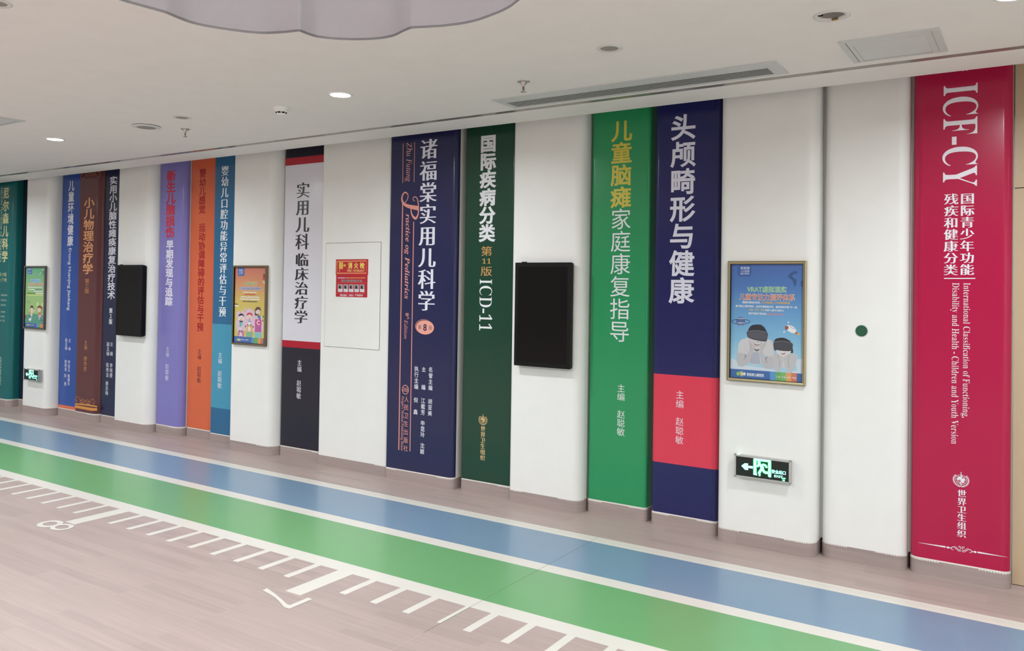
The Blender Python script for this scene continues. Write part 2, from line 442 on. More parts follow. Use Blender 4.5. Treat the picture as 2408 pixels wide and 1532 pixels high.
# ------------------------------------------------------------------ measured tables (metres)
LETTERING = [
    ('teal', 'col', '尼尔森儿科学', -11.0178, 2.7686, 1.8272, 0.1378, 'h', (214, 214, 158), 'title_lettering'),
    ('teal', 'rot', 'NELSON TEXTBOOK OF PEDIATRICS', -11.1513, -11.1047, 2.7684, 1.8234, 'r', (190, 214, 200), 'subtitle_lettering'),
    ('teal', 'row', '第17版', -11.1653, -10.9609, 1.6422, 1.6889, 'r', (214, 214, 158), 'edition_lettering'),
    ('teal', 'row', '上/下卷', -11.1584, -10.9542, 1.5734, 1.621, 'r', (214, 214, 158), 'edition_lettering'),
    ('teal', 'row', 'BEHRMAN', -11.0876, -10.9307, 1.3919, 1.4151, 'r', (190, 214, 200), 'author_lettering'),
    ('teal', 'row', 'KLIEGMAN', -11.0932, -10.9488, 1.3283, 1.3515, 'r', (190, 214, 200), 'author_lettering'),
    ('teal', 'row', 'JENSON', -11.0903, -10.9629, 1.267, 1.2902, 'r', (190, 214, 200), 'author_lettering'),
    ('teal', 'row', '沈晓明', -11.0904, -10.9799, 1.1781, 1.2034, 'r', (190, 214, 200), 'author_lettering'),
    ('teal', 'row', '朱建幸', -11.092, -10.9836, 1.1211, 1.1463, 'r', (190, 214, 200), 'author_lettering'),
    ('teal', 'row', '孙  锟', -11.0937, -10.9874, 1.0682, 1.0935, 'r', (190, 214, 200), 'author_lettering'),
    ('teal', 'col', '北京大学医学出版社', -11.059, 0.6229, 0.2613, 0.0468, 'r', (190, 214, 200), 'publisher_lettering'),
    ('blue', 'col', '儿童环境健康', -9.5873, 2.7804, 2.0099, 0.1198, 'b', (226, 226, 236), 'title_lettering'),
    ('blue', 'rot', 'Ertong Huanjing Jiankang', -9.6128, -9.5547, 1.9821, 1.2496, 'r+', (214, 220, 236), 'subtitle_lettering'),
    ('blue', 'col', '主', -9.5509, 0.9191, 0.8772, 0.0487, 'r', (226, 226, 236), 'author_lettering'),
    ('blue', 'col', '编', -9.5515, 0.8205, 0.7824, 0.0487, 'r', (226, 226, 236), 'author_lettering'),
    ('blue', 'col', '李廷玉', -9.5549, 0.6651, 0.5313, 0.0486, 'r', (226, 226, 236), 'author_lettering'),
    ('blue', 'col', '戴耀华', -9.5554, 0.502, 0.3676, 0.0486, 'r', (226, 226, 236), 'author_lettering'),
    ('blue', 'col', '副主编', -9.6252, 0.9205, 0.7833, 0.0491, 'r', (226, 226, 236), 'author_lettering'),
    ('blue', 'col', '顾景淮', -9.6266, 0.6656, 0.5333, 0.0491, 'r', (226, 226, 236), 'author_lettering'),
    ('blue', 'col', '赵', -9.63, 0.5036, 0.4616, 0.0491, 'r', (226, 226, 236), 'author_lettering'),
    ('blue', 'col', '勇', -9.6278, 0.4058, 0.3619, 0.0491, 'r', (226, 226, 236), 'author_lettering'),
    ('brown', 'col', '小儿物理治疗学', -9.1524, 2.5554, 1.6793, 0.2057, 'b', (228, 160, 108), 'title_lettering'),
    ('brown', 'col', '第三版', -9.1618, 1.6253, 1.4574, 0.092, 'r', (205, 140, 90), 'edition_lettering'),
    ('brown', 'col', '主编', -9.1615, 0.9214, 0.8121, 0.0586, 'r', (205, 140, 90), 'author_lettering'),
    ('brown', 'col', '廖华芳', -9.1633, 0.7357, 0.5644, 0.0689, 'r', (205, 140, 90), 'author_lettering'),
    ('ink', 'col', '实用小儿脑性瘫痪康复治疗技术', -8.7389, 2.7798, 1.3999, 0.1432, 'b', (226, 226, 236), 'title_lettering'),
    ('ink', 'col', '第2版', -8.7382, 1.299, 1.1199, 0.0656, 'b', (226, 226, 236), 'edition_lettering'),
    ('ink', 'col', '主', -8.71, 0.918, 0.8733, 0.0555, 'r', (226, 226, 236), 'author_lettering'),
    ('ink', 'col', '编', -8.7093, 0.8138, 0.7673, 0.0555, 'r', (226, 226, 236), 'author_lettering'),
    ('ink', 'col', '李晓捷', -8.7088, 0.6835, 0.5239, 0.0555, 'r', (226, 226, 236), 'author_lettering'),
    ('ink', 'col', '副主编', -8.7786, 0.9173, 0.7634, 0.056, 'r', (226, 226, 236), 'author_lettering'),
    ('ink', 'col', '陈秀洁', -8.7811, 0.6836, 0.5224, 0.056, 'r', (226, 226, 236), 'author_lettering'),
    ('ink', 'col', '姜志梅', -8.7849, 0.4779, 0.3196, 0.056, 'r', (226, 226, 236), 'author_lettering'),
    ('purple', 'col', '新生儿脑损伤', -7.6988, 2.7779, 2.0725, 0.1487, 'h', (196, 30, 66), 'title_lettering'),
    ('purple', 'col', '早期发现与追踪', -7.697, 2.0399, 1.3526, 0.1197, 'h', (226, 222, 240), 'title_lettering'),
    ('purple', 'col', '主编', -7.7002, 0.9196, 0.813, 0.0547, 'r', (216, 216, 236), 'author_lettering'),
    ('purple', 'col', '赵聪敏', -7.7021, 0.742, 0.565, 0.0584, 'r', (216, 216, 236), 'author_lettering'),
    ('orange', 'col', '婴幼儿感觉', -7.2736, 2.7767, 2.3148, 0.1038, 'b', (166, 14, 22), 'title_lettering'),
    ('orange', 'col', '·', -7.2725, 2.2926, 2.237, 0.098, 'r', (166, 14, 22), 'title_lettering'),
    ('orange', 'col', '运动协调障碍的评估与干预', -7.2669, 2.2123, 1.0982, 0.1015, 'b', (166, 14, 22), 'title_lettering'),
    ('orange', 'col', '主编', -7.2687, 0.9164, 0.8078, 0.0587, 'r', (100, 32, 44), 'author_lettering'),
    ('orange', 'col', '赵聪敏', -7.2689, 0.7383, 0.5649, 0.0621, 'r', (100, 32, 44), 'author_lettering'),
    ('aqua', 'col', '婴幼儿口腔功能异常评估与干预', -6.8414, 2.7711, 1.2628, 0.1068, 's', (230, 236, 240), 'title_lettering'),
    ('aqua', 'col', '主编', -6.8614, 0.9057, 0.7944, 0.0588, 'r', (226, 226, 236), 'author_lettering'),
    ('aqua', 'col', '赵聪敏', -6.8615, 0.725, 0.5488, 0.0621, 'r', (226, 226, 236), 'author_lettering'),
    ('duo', 'col', '实用儿科', -5.7034, 2.5378, 1.9186, 0.1676, 's', (32, 32, 38), 'title_lettering'),
    ('duo', 'col', '临床治疗学', -5.702, 1.8849, 1.2382, 0.1674, 's', (32, 32, 38), 'title_lettering'),
    ('duo', 'col', '主编', -5.709, 0.9036, 0.7918, 0.058, 'r', (226, 226, 236), 'author_lettering'),
    ('duo', 'col', '赵聪敏', -5.7113, 0.7175, 0.5452, 0.058, 'r', (226, 226, 236), 'author_lettering'),
    ('navy', 'col', '诸福棠实用儿科学', -4.1489, 2.7873, 1.3997, 0.1663, 's', (226, 226, 238), 'title_lettering'),
    ('navy', 'rot', '/i/Zhu Futang', -4.3817, -4.3307, 2.7766, 2.4538, 'r', (222, 152, 138), 'subtitle_lettering'),
    ('navy', 'rot', '/B/ractice og Pediatrics', -4.3779, -4.3323, 2.1879, 1.4903, 'r', (222, 152, 138), 'subtitle_lettering'),
    ('navy', 'rot', '/i/8', -4.3645, -4.334, 1.3768, 1.3514, 'r', (222, 152, 138), 'edition_lettering'),
    ('navy', 'rot', '/i/th', -4.3486, -4.3258, 1.35, 1.3246, 'r', (222, 152, 138), 'edition_lettering'),
    ('navy', 'rot', '/i/Edition', -4.3759, -4.3428, 1.3199, 1.1643, 'r', (222, 152, 138), 'edition_lettering'),
    ('navy', 'rot', '/r/People’s Medical Publishing House', -4.391, -4.3655, 0.6917, 0.2488, 't', (222, 152, 138), 'publisher_lettering'),
    ('navy', 'col', '人民卫生出版社', -4.3401, 0.6963, 0.2488, 0.0481, 'r', (222, 152, 138), 'publisher_lettering'),
    ('navy', 'col', '名誉主编', -4.0926, 0.9506, 0.7649, 0.0414, 'r+', (226, 226, 236), 'author_lettering'),
    ('navy', 'col', '胡亚美', -4.094, 0.6961, 0.561, 0.0414, 'r+', (226, 226, 236), 'author_lettering'),
    ('navy', 'col', '主', -4.1639, 0.946, 0.9086, 0.0419, 'r+', (226, 226, 236), 'author_lettering'),
    ('navy', 'col', '编', -4.1647, 0.805, 0.7647, 0.0419, 'r+', (226, 226, 236), 'author_lettering'),
    ('navy', 'col', '江载芳', -4.1663, 0.6964, 0.5605, 0.0419, 'r+', (226, 226, 236), 'author_lettering'),
    ('navy', 'col', '申昆玲', -4.1662, 0.5154, 0.3815, 0.0418, 'r+', (226, 226, 236), 'author_lettering'),
    ('navy', 'col', '沈颖', -4.1666, 0.3354, 0.2465, 0.0418, 'r+', (226, 226, 236), 'author_lettering'),
    ('navy', 'col', '执行主编', -4.2394, 0.9486, 0.7626, 0.0424, 'r+', (226, 226, 236), 'author_lettering'),
    ('navy', 'col', '倪', -4.2418, 0.6948, 0.6562, 0.0424, 'r+', (226, 226, 236), 'author_lettering'),
    ('navy', 'col', '鑫', -4.2422, 0.5983, 0.5597, 0.0424, 'r+', (226, 226, 236), 'author_lettering'),
    ('forest', 'col', '国际疾病分类', -3.6031, 2.7778, 1.9531, 0.1415, 'h', (226, 228, 232), 'title_lettering'),
    ('forest', 'col', '第', -3.6038, 1.9144, 1.8414, 0.1055, 'r', (206, 156, 92), 'edition_lettering'),
    ('forest', 'row', '/r/11', -3.6437, -3.5632, 1.7799, 1.8186, 't', (206, 156, 92), 'edition_lettering'),
    ('forest', 'col', '版', -3.6037, 1.7571, 1.6864, 0.1055, 'r', (206, 156, 92), 'edition_lettering'),
    ('forest', 'rot', '/r/ICD-11', -3.6629, -3.5519, 1.6587, 1.2607, 't', (232, 234, 236), 'title_lettering'),
    ('forest', 'col', '世界卫生组织', -3.6121, 0.5226, 0.2573, 0.0433, 's', (214, 184, 130), 'publisher_lettering'),
    ('green', 'col', '儿童脑瘫', -2.489, 2.7896, 2.1741, 0.1526, 'b', (206, 192, 70), 'title_lettering'),
    ('green', 'col', '家庭康复指导', -2.4869, 2.1658, 1.2272, 0.1501, 'r', (226, 230, 232), 'title_lettering'),
    ('green', 'col', '主编', -2.4682, 0.9289, 0.8155, 0.0588, 'r', (220, 232, 224), 'author_lettering'),
    ('green', 'col', '赵聪敏', -2.4663, 0.7476, 0.5688, 0.0588, 'r', (220, 232, 224), 'author_lettering'),
    ('indigo', 'col', '头颅畸形与健康', -2.0198, 2.7757, 1.5117, 0.1678, 'b', (222, 222, 236), 'title_lettering'),
    ('indigo', 'col', '主编', -2.0212, 0.9245, 0.8093, 0.0551, 'r', (236, 216, 222), 'author_lettering'),
    ('indigo', 'col', '赵聪敏', -2.0208, 0.7466, 0.5689, 0.055, 'r', (236, 216, 222), 'author_lettering'),
    ('crimson', 'rot', '/b/ICF-CY', -0.4712, -0.3083, 2.7786, 2.2023, 'u', (232, 228, 236), 'title_lettering'),
    ('crimson', 'col', '国际青少年功能', -0.3494, 2.1642, 1.7058, 0.0656, 's', (232, 228, 236), 'title_lettering'),
    ('crimson', 'col', '残疾和健康分类', -0.4292, 2.1648, 1.7037, 0.0669, 's', (232, 228, 236), 'title_lettering'),
    ('crimson', 'rot', '/r/International Classification of Functioning,', -0.3646, -0.3334, 1.6622, 0.9097, 't', (232, 228, 236), 'subtitle_lettering'),
    ('crimson', 'rot', '/r/Disability and Health - Children and Youth Version', -0.4201, -0.3876, 1.6616, 0.7592, 't', (232, 228, 236), 'subtitle_lettering'),
    ('crimson', 'col', '世界卫生组织', -0.3659, 0.5084, 0.2439, 0.0425, 's', (232, 228, 236), 'publisher_lettering'),
]
MARKS = [
    ('navy', 'stroke', [(-4.4206, 2.7752), (-4.4187, 2.4467)], [0.0053], (222, 152, 138), 'rule', False),
    ('navy', 'stroke', [(-4.2979, 2.7748), (-4.2974, 2.4467)], [0.0052], (222, 152, 138), 'rule', False),
    ('navy', 'stroke', [(-4.4157, 2.276), (-4.4131, 0.25)], [0.0101], (222, 152, 138), 'rule', False),
    ('navy', 'stroke', [(-4.2943, 2.1233), (-4.2936, 0.2529)], [0.0084], (222, 152, 138), 'rule', False),
    ('navy', 'stroke', [(-4.3937, 2.2795), (-4.3691, 2.3036), (-4.3581, 2.3298), (-4.3644, 2.3538), (-4.3878, 2.3669), (-4.4109, 2.3561), (-4.4239, 2.327), (-4.4193, 2.297), (-4.3954, 2.2692), (-4.3564, 2.2527), (-4.3063, 2.2417), (-4.2453, 2.2304)], [0.0062, 0.007, 0.007, 0.0085, 0.0109, 0.0124, 0.014, 0.0171, 0.0233, 0.0287, 0.0326, 0.0372], (222, 152, 138), 'swash_initial', True),
    ('navy', 'stroke', [(-4.2864, 2.2904), (-4.3018, 2.3005), (-4.3034, 2.3183), (-4.2852, 2.3257), (-4.2641, 2.3135), (-4.252, 2.2806), (-4.2461, 2.2333), (-4.2482, 2.1894), (-4.2608, 2.1605), (-4.2777, 2.1493), (-4.3047, 2.1679), (-4.3207, 2.198), (-4.3252, 2.2307)], [0.0053, 0.0061, 0.0061, 0.0069, 0.0076, 0.0091, 0.0099, 0.0114, 0.0168, 0.0213, 0.0168, 0.0114, 0.0091], (222, 152, 138), 'swash_initial', True),
    ('brown', 'stroke', [(-9.3571, 0.1761), (-9.1661, 0.1843), (-8.8978, 0.1867)], [0.0157], (220, 150, 70), 'rule', True),
    ('brown', 'stroke', [(-9.3593, 0.1471), (-9.1646, 0.1457), (-9.0034, 0.1452), (-8.8987, 0.1563)], [0.0314], (220, 150, 70), 'rule', True),
    ('crimson', 'stroke', [(-0.4626, 1.6863), (-0.3085, 1.6873)], [0.0054], (232, 228, 236), 'rule', False),
]
ART_POSTER_BLUE = [
    ('p', (62, 98, 170), [(0.0, 0.716), (0.442, 0.716), (0.442, 0.7009), (-0.0, 0.7008)], False),
    ('p', (62, 100, 171), [(-0.0, 0.7008), (0.442, 0.7009), (0.442, 0.6857), (-0.0, 0.6857)], False),
    ('p', (63, 101, 172), [(-0.0, 0.6857), (0.442, 0.6857), (0.4419, 0.6706), (-0.0, 0.6705)], False),
    ('p', (63, 103, 173), [(-0.0, 0.6705), (0.4419, 0.6706), (0.4419, 0.6554), (-0.0, 0.6554)], False),
    ('p', (64, 105, 175), [(-0.0, 0.6554), (0.4419, 0.6554), (0.4419, 0.6403), (-0.0, 0.6402)], False),
    ('p', (64, 106, 176), [(-0.0, 0.6402), (0.4419, 0.6403), (0.4419, 0.6252), (-0.0, 0.6251)], False),
    ('p', (64, 108, 177), [(-0.0, 0.6251), (0.4419, 0.6252), (0.4419, 0.61), (-0.0001, 0.6099)], False),
    ('p', (65, 109, 178), [(-0.0001, 0.6099), (0.4419, 0.61), (0.4419, 0.5949), (-0.0001, 0.5948)], False),
    ('p', (65, 111, 179), [(-0.0001, 0.5948), (0.4419, 0.5949), (0.4418, 0.5798), (-0.0001, 0.5796)], False),
    ('p', (67, 114, 181), [(-0.0001, 0.5796), (0.4418, 0.5798), (0.4418, 0.5647), (-0.0001, 0.5645)], False),
    ('p', (70, 118, 183), [(-0.0001, 0.5645), (0.4418, 0.5647), (0.4418, 0.5496), (-0.0001, 0.5494)], False),
    ('p', (72, 121, 185), [(-0.0001, 0.5494), (0.4418, 0.5496), (0.4418, 0.5345), (-0.0001, 0.5343)], False),
    ('p', (74, 125, 188), [(-0.0001, 0.5343), (0.4418, 0.5345), (0.4418, 0.5193), (-0.0001, 0.5191)], False),
    ('p', (77, 129, 190), [(-0.0001, 0.5191), (0.4418, 0.5193), (0.4418, 0.5042), (-0.0001, 0.504)], False),
    ('p', (79, 132, 192), [(-0.0001, 0.504), (0.4418, 0.5042), (0.4417, 0.4891), (-0.0001, 0.4889)], False),
    ('p', (81, 136, 194), [(-0.0001, 0.4889), (0.4417, 0.4891), (0.4417, 0.474), (-0.0001, 0.4738)], False),
    ('p', (84, 140, 196), [(-0.0001, 0.4738), (0.4417, 0.474), (0.4417, 0.459), (-0.0001, 0.4587)], False),
    ('p', (86, 143, 198), [(-0.0001, 0.4587), (0.4417, 0.459), (0.4417, 0.4439), (-0.0001, 0.4436)], False),
    ('p', (88, 147, 201), [(-0.0001, 0.4436), (0.4417, 0.4439), (0.4417, 0.4288), (-0.0002, 0.4284)], False),
    ('p', (91, 150, 203), [(-0.0002, 0.4284), (0.4417, 0.4288), (0.4417, 0.4137), (-0.0002, 0.4133)], False),
    ('p', (94, 154, 204), [(-0.0002, 0.4133), (0.4417, 0.4137), (0.4416, 0.3986), (-0.0002, 0.3982)], False),
    ('p', (96, 156, 206), [(-0.0002, 0.3982), (0.4416, 0.3986), (0.4416, 0.3835), (-0.0002, 0.3832)], False),
    ('p', (99, 159, 207), [(-0.0002, 0.3832), (0.4416, 0.3835), (0.4416, 0.3685), (-0.0002, 0.3681)], False),
    ('p', (102, 162, 208), [(-0.0002, 0.3681), (0.4416, 0.3685), (0.4416, 0.3534), (-0.0002, 0.353)], False),
    ('p', (105, 165, 209), [(-0.0002, 0.353), (0.4416, 0.3534), (0.4416, 0.3383), (-0.0002, 0.3379)], False),
    ('p', (108, 168, 211), [(-0.0002, 0.3379), (0.4416, 0.3383), (0.4416, 0.3233), (-0.0002, 0.3228)], False),
    ('p', (111, 171, 212), [(-0.0002, 0.3228), (0.4416, 0.3233), (0.4415, 0.3082), (-0.0002, 0.3077)], False),
    ('p', (114, 174, 213), [(-0.0002, 0.3077), (0.4415, 0.3082), (0.4415, 0.2931), (-0.0002, 0.2926)], False),
    ('p', (117, 177, 215), [(-0.0002, 0.2926), (0.4415, 0.2931), (0.4415, 0.2781), (-0.0002, 0.2776)], False),
    ('p', (120, 180, 216), [(-0.0002, 0.2776), (0.4415, 0.2781), (0.4415, 0.263), (-0.0002, 0.2625)], False),
    ('p', (123, 183, 217), [(-0.0002, 0.2625), (0.4415, 0.263), (0.4415, 0.248), (-0.0003, 0.2474)], False),
    ('p', (126, 185, 218), [(-0.0003, 0.2474), (0.4415, 0.248), (0.4414, 0.2329), (-0.0003, 0.2324)], False),
    ('p', (130, 188, 219), [(-0.0003, 0.2324), (0.4414, 0.2329), (0.4414, 0.2179), (-0.0003, 0.2173)], False),
    ('p', (135, 191, 221), [(-0.0003, 0.2173), (0.4414, 0.2179), (0.4414, 0.2029), (-0.0003, 0.2022)], False),
    ('p', (139, 194, 222), [(-0.0003, 0.2022), (0.4414, 0.2029), (0.4414, 0.1878), (-0.0003, 0.1872)], False),
    ('p', (143, 196, 223), [(-0.0003, 0.1872), (0.4414, 0.1878), (0.4414, 0.1728), (-0.0003, 0.1721)], False),
    ('p', (147, 199, 224), [(-0.0003, 0.1721), (0.4414, 0.1728), (0.4414, 0.1578), (-0.0003, 0.1571)], False),
    ('p', (151, 202, 225), [(-0.0003, 0.1571), (0.4414, 0.1578), (0.4413, 0.1427), (-0.0003, 0.142)], False),
    ('p', (155, 205, 226), [(-0.0003, 0.142), (0.4413, 0.1427), (0.4413, 0.1277), (-0.0003, 0.127)], False),
    ('p', (159, 207, 227), [(-0.0003, 0.127), (0.4413, 0.1277), (0.4413, 0.1127), (-0.0003, 0.112)], False),
    ('p', (160, 208, 228), [(-0.0003, 0.112), (0.4413, 0.1127), (0.4413, 0.0977), (-0.0003, 0.0969)], False),
    ('p', (160, 208, 228), [(-0.0003, 0.0969), (0.4413, 0.0977), (0.4413, 0.0827), (-0.0003, 0.0819)], False),
    ('p', (160, 208, 228), [(-0.0003, 0.0819), (0.4413, 0.0827), (0.4413, 0.0677), (-0.0003, 0.0669)], False),
    ('p', (160, 208, 228), [(-0.0003, 0.0669), (0.4413, 0.0677), (0.4412, 0.0526), (-0.0004, 0.0518)], False),
    ('p', (48, 86, 158), [(0.0386, 0.7152), (0.1254, 0.7152), (0.1265, 0.651), (0.1134, 0.6395), (0.0518, 0.6394), (0.0398, 0.6509)], False),
    ('t', (235, 238, 240), '智医康', 0.0587, 0.1155, 0.6837, 0.0174, 'r'),
    ('t', (235, 238, 240), '十大智慧', 0.059, 0.1146, 0.6671, 0.0121, 'r'),
    ('t', (235, 238, 240), '医疗体系', 0.0593, 0.1137, 0.6515, 0.0121, 'r'),
    ('p', (40, 74, 132), [(0.3543, 0.6511), (0.3706, 0.6651), (0.387, 0.6734), (0.4034, 0.6717), (0.4079, 0.6623), (0.39, 0.6567), (0.3764, 0.6455), (0.3849, 0.6316), (0.3987, 0.6233), (0.4016, 0.6094), (0.3939, 0.5788), (0.3854, 0.5982), (0.3768, 0.6204), (0.3629, 0.6288), (0.3528, 0.6399)], True),
    ('p', (40, 74, 132), [(0.4251, 0.6095), (0.4396, 0.6207), (0.4397, 0.5764), (0.4292, 0.5874)], False),
    ('t', (238, 244, 230), 'VRAT虚拟现实', 0.1011, 0.3437, 0.5428, 0.035, 'h'),
    ('t', (120, 186, 120), 'VRAT虚拟现实', 0.1034, 0.3415, 0.5436, 0.0332, 'b'),
    ('t', (244, 236, 226), '儿童专注力测评体系', 0.0515, 0.3951, 0.4929, 0.0381, 'h'),
    ('t', (204, 116, 84), '儿童专注力测评体系', 0.0532, 0.3929, 0.494, 0.0352, 'b'),
    ('t', (235, 238, 240), '美国哈佛团队研发，', 0.0713, 0.1872, 0.4703, 0.0138, 'm'),
    ('t', (226, 180, 90), '12分钟收集1.2万条脑电数据', 0.1918, 0.3652, 0.4717, 0.0131, 'm'),
    ('t', (235, 238, 240), '融“神经心理学测试、运动传感数据分析、虚拟现实环境”于一体。', 0.0304, 0.4111, 0.4459, 0.0133, 'm'),
    ('t', (226, 196, 96), '全面、科学、客观', 0.1141, 0.212, 0.4258, 0.0114, 'm'),
    ('t', (235, 238, 240), '测评儿童专注能力。', 0.2148, 0.3311, 0.4256, 0.0113, 'm'),
    ('t', (235, 238, 240), '数字早期干预训练，', 0.1117, 0.2266, 0.4017, 0.0125, 'm'),
    ('t', (226, 140, 150), '改善儿童注意力。', 0.2294, 0.3315, 0.402, 0.0107, 'm'),
    ('e', (72, 92, 146), (0.0628, 0.3554), (0.0284, 0.0278), 0),
    ('e', (180, 194, 222), (0.0648, 0.3715), (0.0227, 0.0052), 0),
    ('e', (170, 184, 216), (0.0659, 0.3457), (0.0261, 0.0046), 0),
    ('e', (150, 166, 206), (0.0632, 0.3324), (0.0136, 0.0029), 0),
    ('l', (44, 54, 84), [(0.0048, 0.3535), (0.0183, 0.3632), (0.0625, 0.3692), (0.1064, 0.3659), (0.1212, 0.3561), (0.0981, 0.3439), (0.063, 0.3398), (0.0217, 0.3425), (0.0048, 0.3535)], 0.0034, True),
    ('e', (235, 238, 240), (0.373, 0.3198), (0.0352, 0.0197), -30),
    ('e', (150, 80, 70), (0.347, 0.3271), (0.0114, 0.0127), -30),
    ('l', (90, 80, 90), [(0.3645, 0.3417), (0.3757, 0.3282), (0.3977, 0.3207)], 0.0023, True),
    ('p', (232, 170, 90), [(0.4006, 0.3069), (0.4242, 0.294), (0.42, 0.2828), (0.3954, 0.2918)], False),
    ('p', (170, 100, 70), [(0.4023, 0.3053), (0.4116, 0.2991), (0.408, 0.2868), (0.397, 0.2918)], False),
    ('e', (226, 236, 226), (0.357, 0.3598), (0.0051, 0.0052), 0),
    ('e', (226, 236, 226), (0.3319, 0.3015), (0.0051, 0.0052), 0),
    ('p', (206, 218, 228), [(0.0008, 0.1211), (0.0198, 0.1164), (0.0378, 0.106), (0.05, 0.0837), (0.1201, 0.0795), (0.2518, 0.068), (0.3302, 0.0508), (0.4123, 0.0672), (0.4018, 0.1162), (0.4167, 0.1392), (0.4416, 0.1433), (0.4413, 0.0516), (0.0002, 0.0519)], False),
    ('p', (205, 203, 203), [(0.0456, 0.1638), (0.0506, 0.2129), (0.0568, 0.2276), (0.0706, 0.2425), (0.1083, 0.2573), (0.126, 0.245), (0.1499, 0.1977), (0.1843, 0.1994), (0.2206, 0.2435), (0.2403, 0.2517), (0.2574, 0.2424), (0.2672, 0.226), (0.2741, 0.145), (0.2279, 0.1464), (0.1993, 0.1549), (0.1862, 0.0864), (0.1228, 0.0939), (0.1131, 0.1503), (0.0398, 0.1589)], False),
    ('p', (168, 176, 188), [(0.1277, 0.1454), (0.1504, 0.1693), (0.182, 0.1653), (0.1878, 0.0921), (0.1227, 0.0967)], False),
    ('p', (206, 202, 200), [(0.123, 0.2506), (0.1462, 0.2459), (0.1751, 0.2386), (0.2196, 0.2406), (0.2109, 0.212), (0.1942, 0.1886), (0.1704, 0.1749), (0.1502, 0.1807), (0.1341, 0.2083)], True),
    ('p', (96, 94, 98), [(0.1471, 0.1908), (0.1657, 0.1837), (0.1816, 0.1891), (0.1761, 0.1752), (0.1589, 0.1743)], True),
    ('p', (120, 60, 64), [(0.1495, 0.2233), (0.1668, 0.2167), (0.1879, 0.2234), (0.1812, 0.2134), (0.167, 0.2088), (0.1537, 0.2138)], True),
    ('l', (242, 240, 238), [(0.1535, 0.2212), (0.1674, 0.2167), (0.1857, 0.2216)], 0.004, True),
    ('l', (150, 148, 150), [(0.1418, 0.2315), (0.1491, 0.2119), (0.1585, 0.1981)], 0.0023, True),
    ('l', (150, 148, 150), [(0.198, 0.234), (0.1927, 0.214), (0.1814, 0.2004)], 0.0023, True),
    ('l', (160, 150, 150), [(0.1637, 0.2336), (0.1718, 0.2283), (0.1786, 0.2343)], 0.0028, True),
    ('p', (188, 184, 186), [(0.0427, 0.1591), (0.0927, 0.1526), (0.1028, 0.1394), (0.123, 0.1793), (0.1202, 0.2105), (0.1146, 0.2331), (0.1231, 0.2443), (0.1303, 0.2309), (0.1422, 0.2116), (0.1505, 0.1932), (0.1474, 0.1749), (0.1363, 0.1504), (0.1292, 0.1227), (0.1169, 0.0981), (0.0969, 0.0797), (0.0707, 0.0707), (0.0512, 0.0769), (0.0427, 0.0948)], False),
    ('p', (140, 138, 142), [(0.1028, 0.1394), (0.0932, 0.1235), (0.0801, 0.1039), (0.093, 0.132), (0.0886, 0.1524)], False),
    ('p', (188, 184, 186), [(0.2742, 0.1444), (0.2279, 0.1464), (0.2179, 0.1323), (0.2013, 0.172), (0.2134, 0.198), (0.2228, 0.2154), (0.2264, 0.2353), (0.2183, 0.2474), (0.2107, 0.2261), (0.1984, 0.2142), (0.1884, 0.1968), (0.1818, 0.1766), (0.1853, 0.1429), (0.1955, 0.1095), (0.2121, 0.0739), (0.2405, 0.0661), (0.2618, 0.0714), (0.2693, 0.0971)], False),
    ('p', (140, 138, 142), [(0.2179, 0.1323), (0.2239, 0.114), (0.2344, 0.095), (0.226, 0.1226), (0.2324, 0.1466)], False),
    ('l', (150, 148, 150), [(0.1271, 0.1795), (0.1308, 0.1968), (0.1282, 0.2166)], 0.0023, True),
    ('p', (30, 30, 36), [(0.1084, 0.2871), (0.1116, 0.3043), (0.1246, 0.3265), (0.1446, 0.3369), (0.1848, 0.34), (0.205, 0.3294), (0.2184, 0.3129), (0.2268, 0.2861), (0.1685, 0.2894)], True),
    ('p', (58, 59, 66), [(0.1071, 0.2939), (0.1683, 0.3019), (0.2295, 0.2919), (0.2285, 0.2495), (0.2236, 0.238), (0.198, 0.2368), (0.1693, 0.2407), (0.1404, 0.2456), (0.1142, 0.2559), (0.1058, 0.2669)], True),
    ('p', (72, 73, 82), [(0.1136, 0.2861), (0.1684, 0.2934), (0.2234, 0.2848), (0.2216, 0.252), (0.1921, 0.2473), (0.1461, 0.2533), (0.1134, 0.2644)], True),
    ('l', (126, 126, 136), [(0.1094, 0.2951), (0.1683, 0.3019), (0.2266, 0.2929)], 0.0034, True),
    ('p', (34, 30, 36), [(0.2716, 0.2374), (0.2825, 0.2558), (0.3019, 0.2623), (0.3269, 0.265), (0.352, 0.2566), (0.3743, 0.2376), (0.3866, 0.1817), (0.3725, 0.1743), (0.3283, 0.1787), (0.2746, 0.1871)], True),
    ('p', (205, 203, 203), [(0.2672, 0.1586), (0.3063, 0.1608), (0.3615, 0.1737), (0.411, 0.1582), (0.4018, 0.1162), (0.3622, 0.125), (0.3298, 0.0785), (0.2957, 0.1266)], True),
    ('p', (218, 212, 210), [(0.2863, 0.1905), (0.3281, 0.187), (0.3733, 0.1893), (0.3643, 0.1667), (0.3398, 0.1514), (0.3176, 0.1491), (0.2951, 0.1646)], True),
    ('p', (120, 70, 72), [(0.3106, 0.1722), (0.3257, 0.1674), (0.3422, 0.1738), (0.3351, 0.1645), (0.323, 0.1628)], True),
    ('p', (192, 189, 190), [(0.2683, 0.1621), (0.2884, 0.1665), (0.3035, 0.1595), (0.3287, 0.148), (0.329, 0.1286), (0.3228, 0.1004), (0.3166, 0.0721), (0.3052, 0.0536), (0.2828, 0.0577), (0.2728, 0.0861), (0.2666, 0.125)], False),
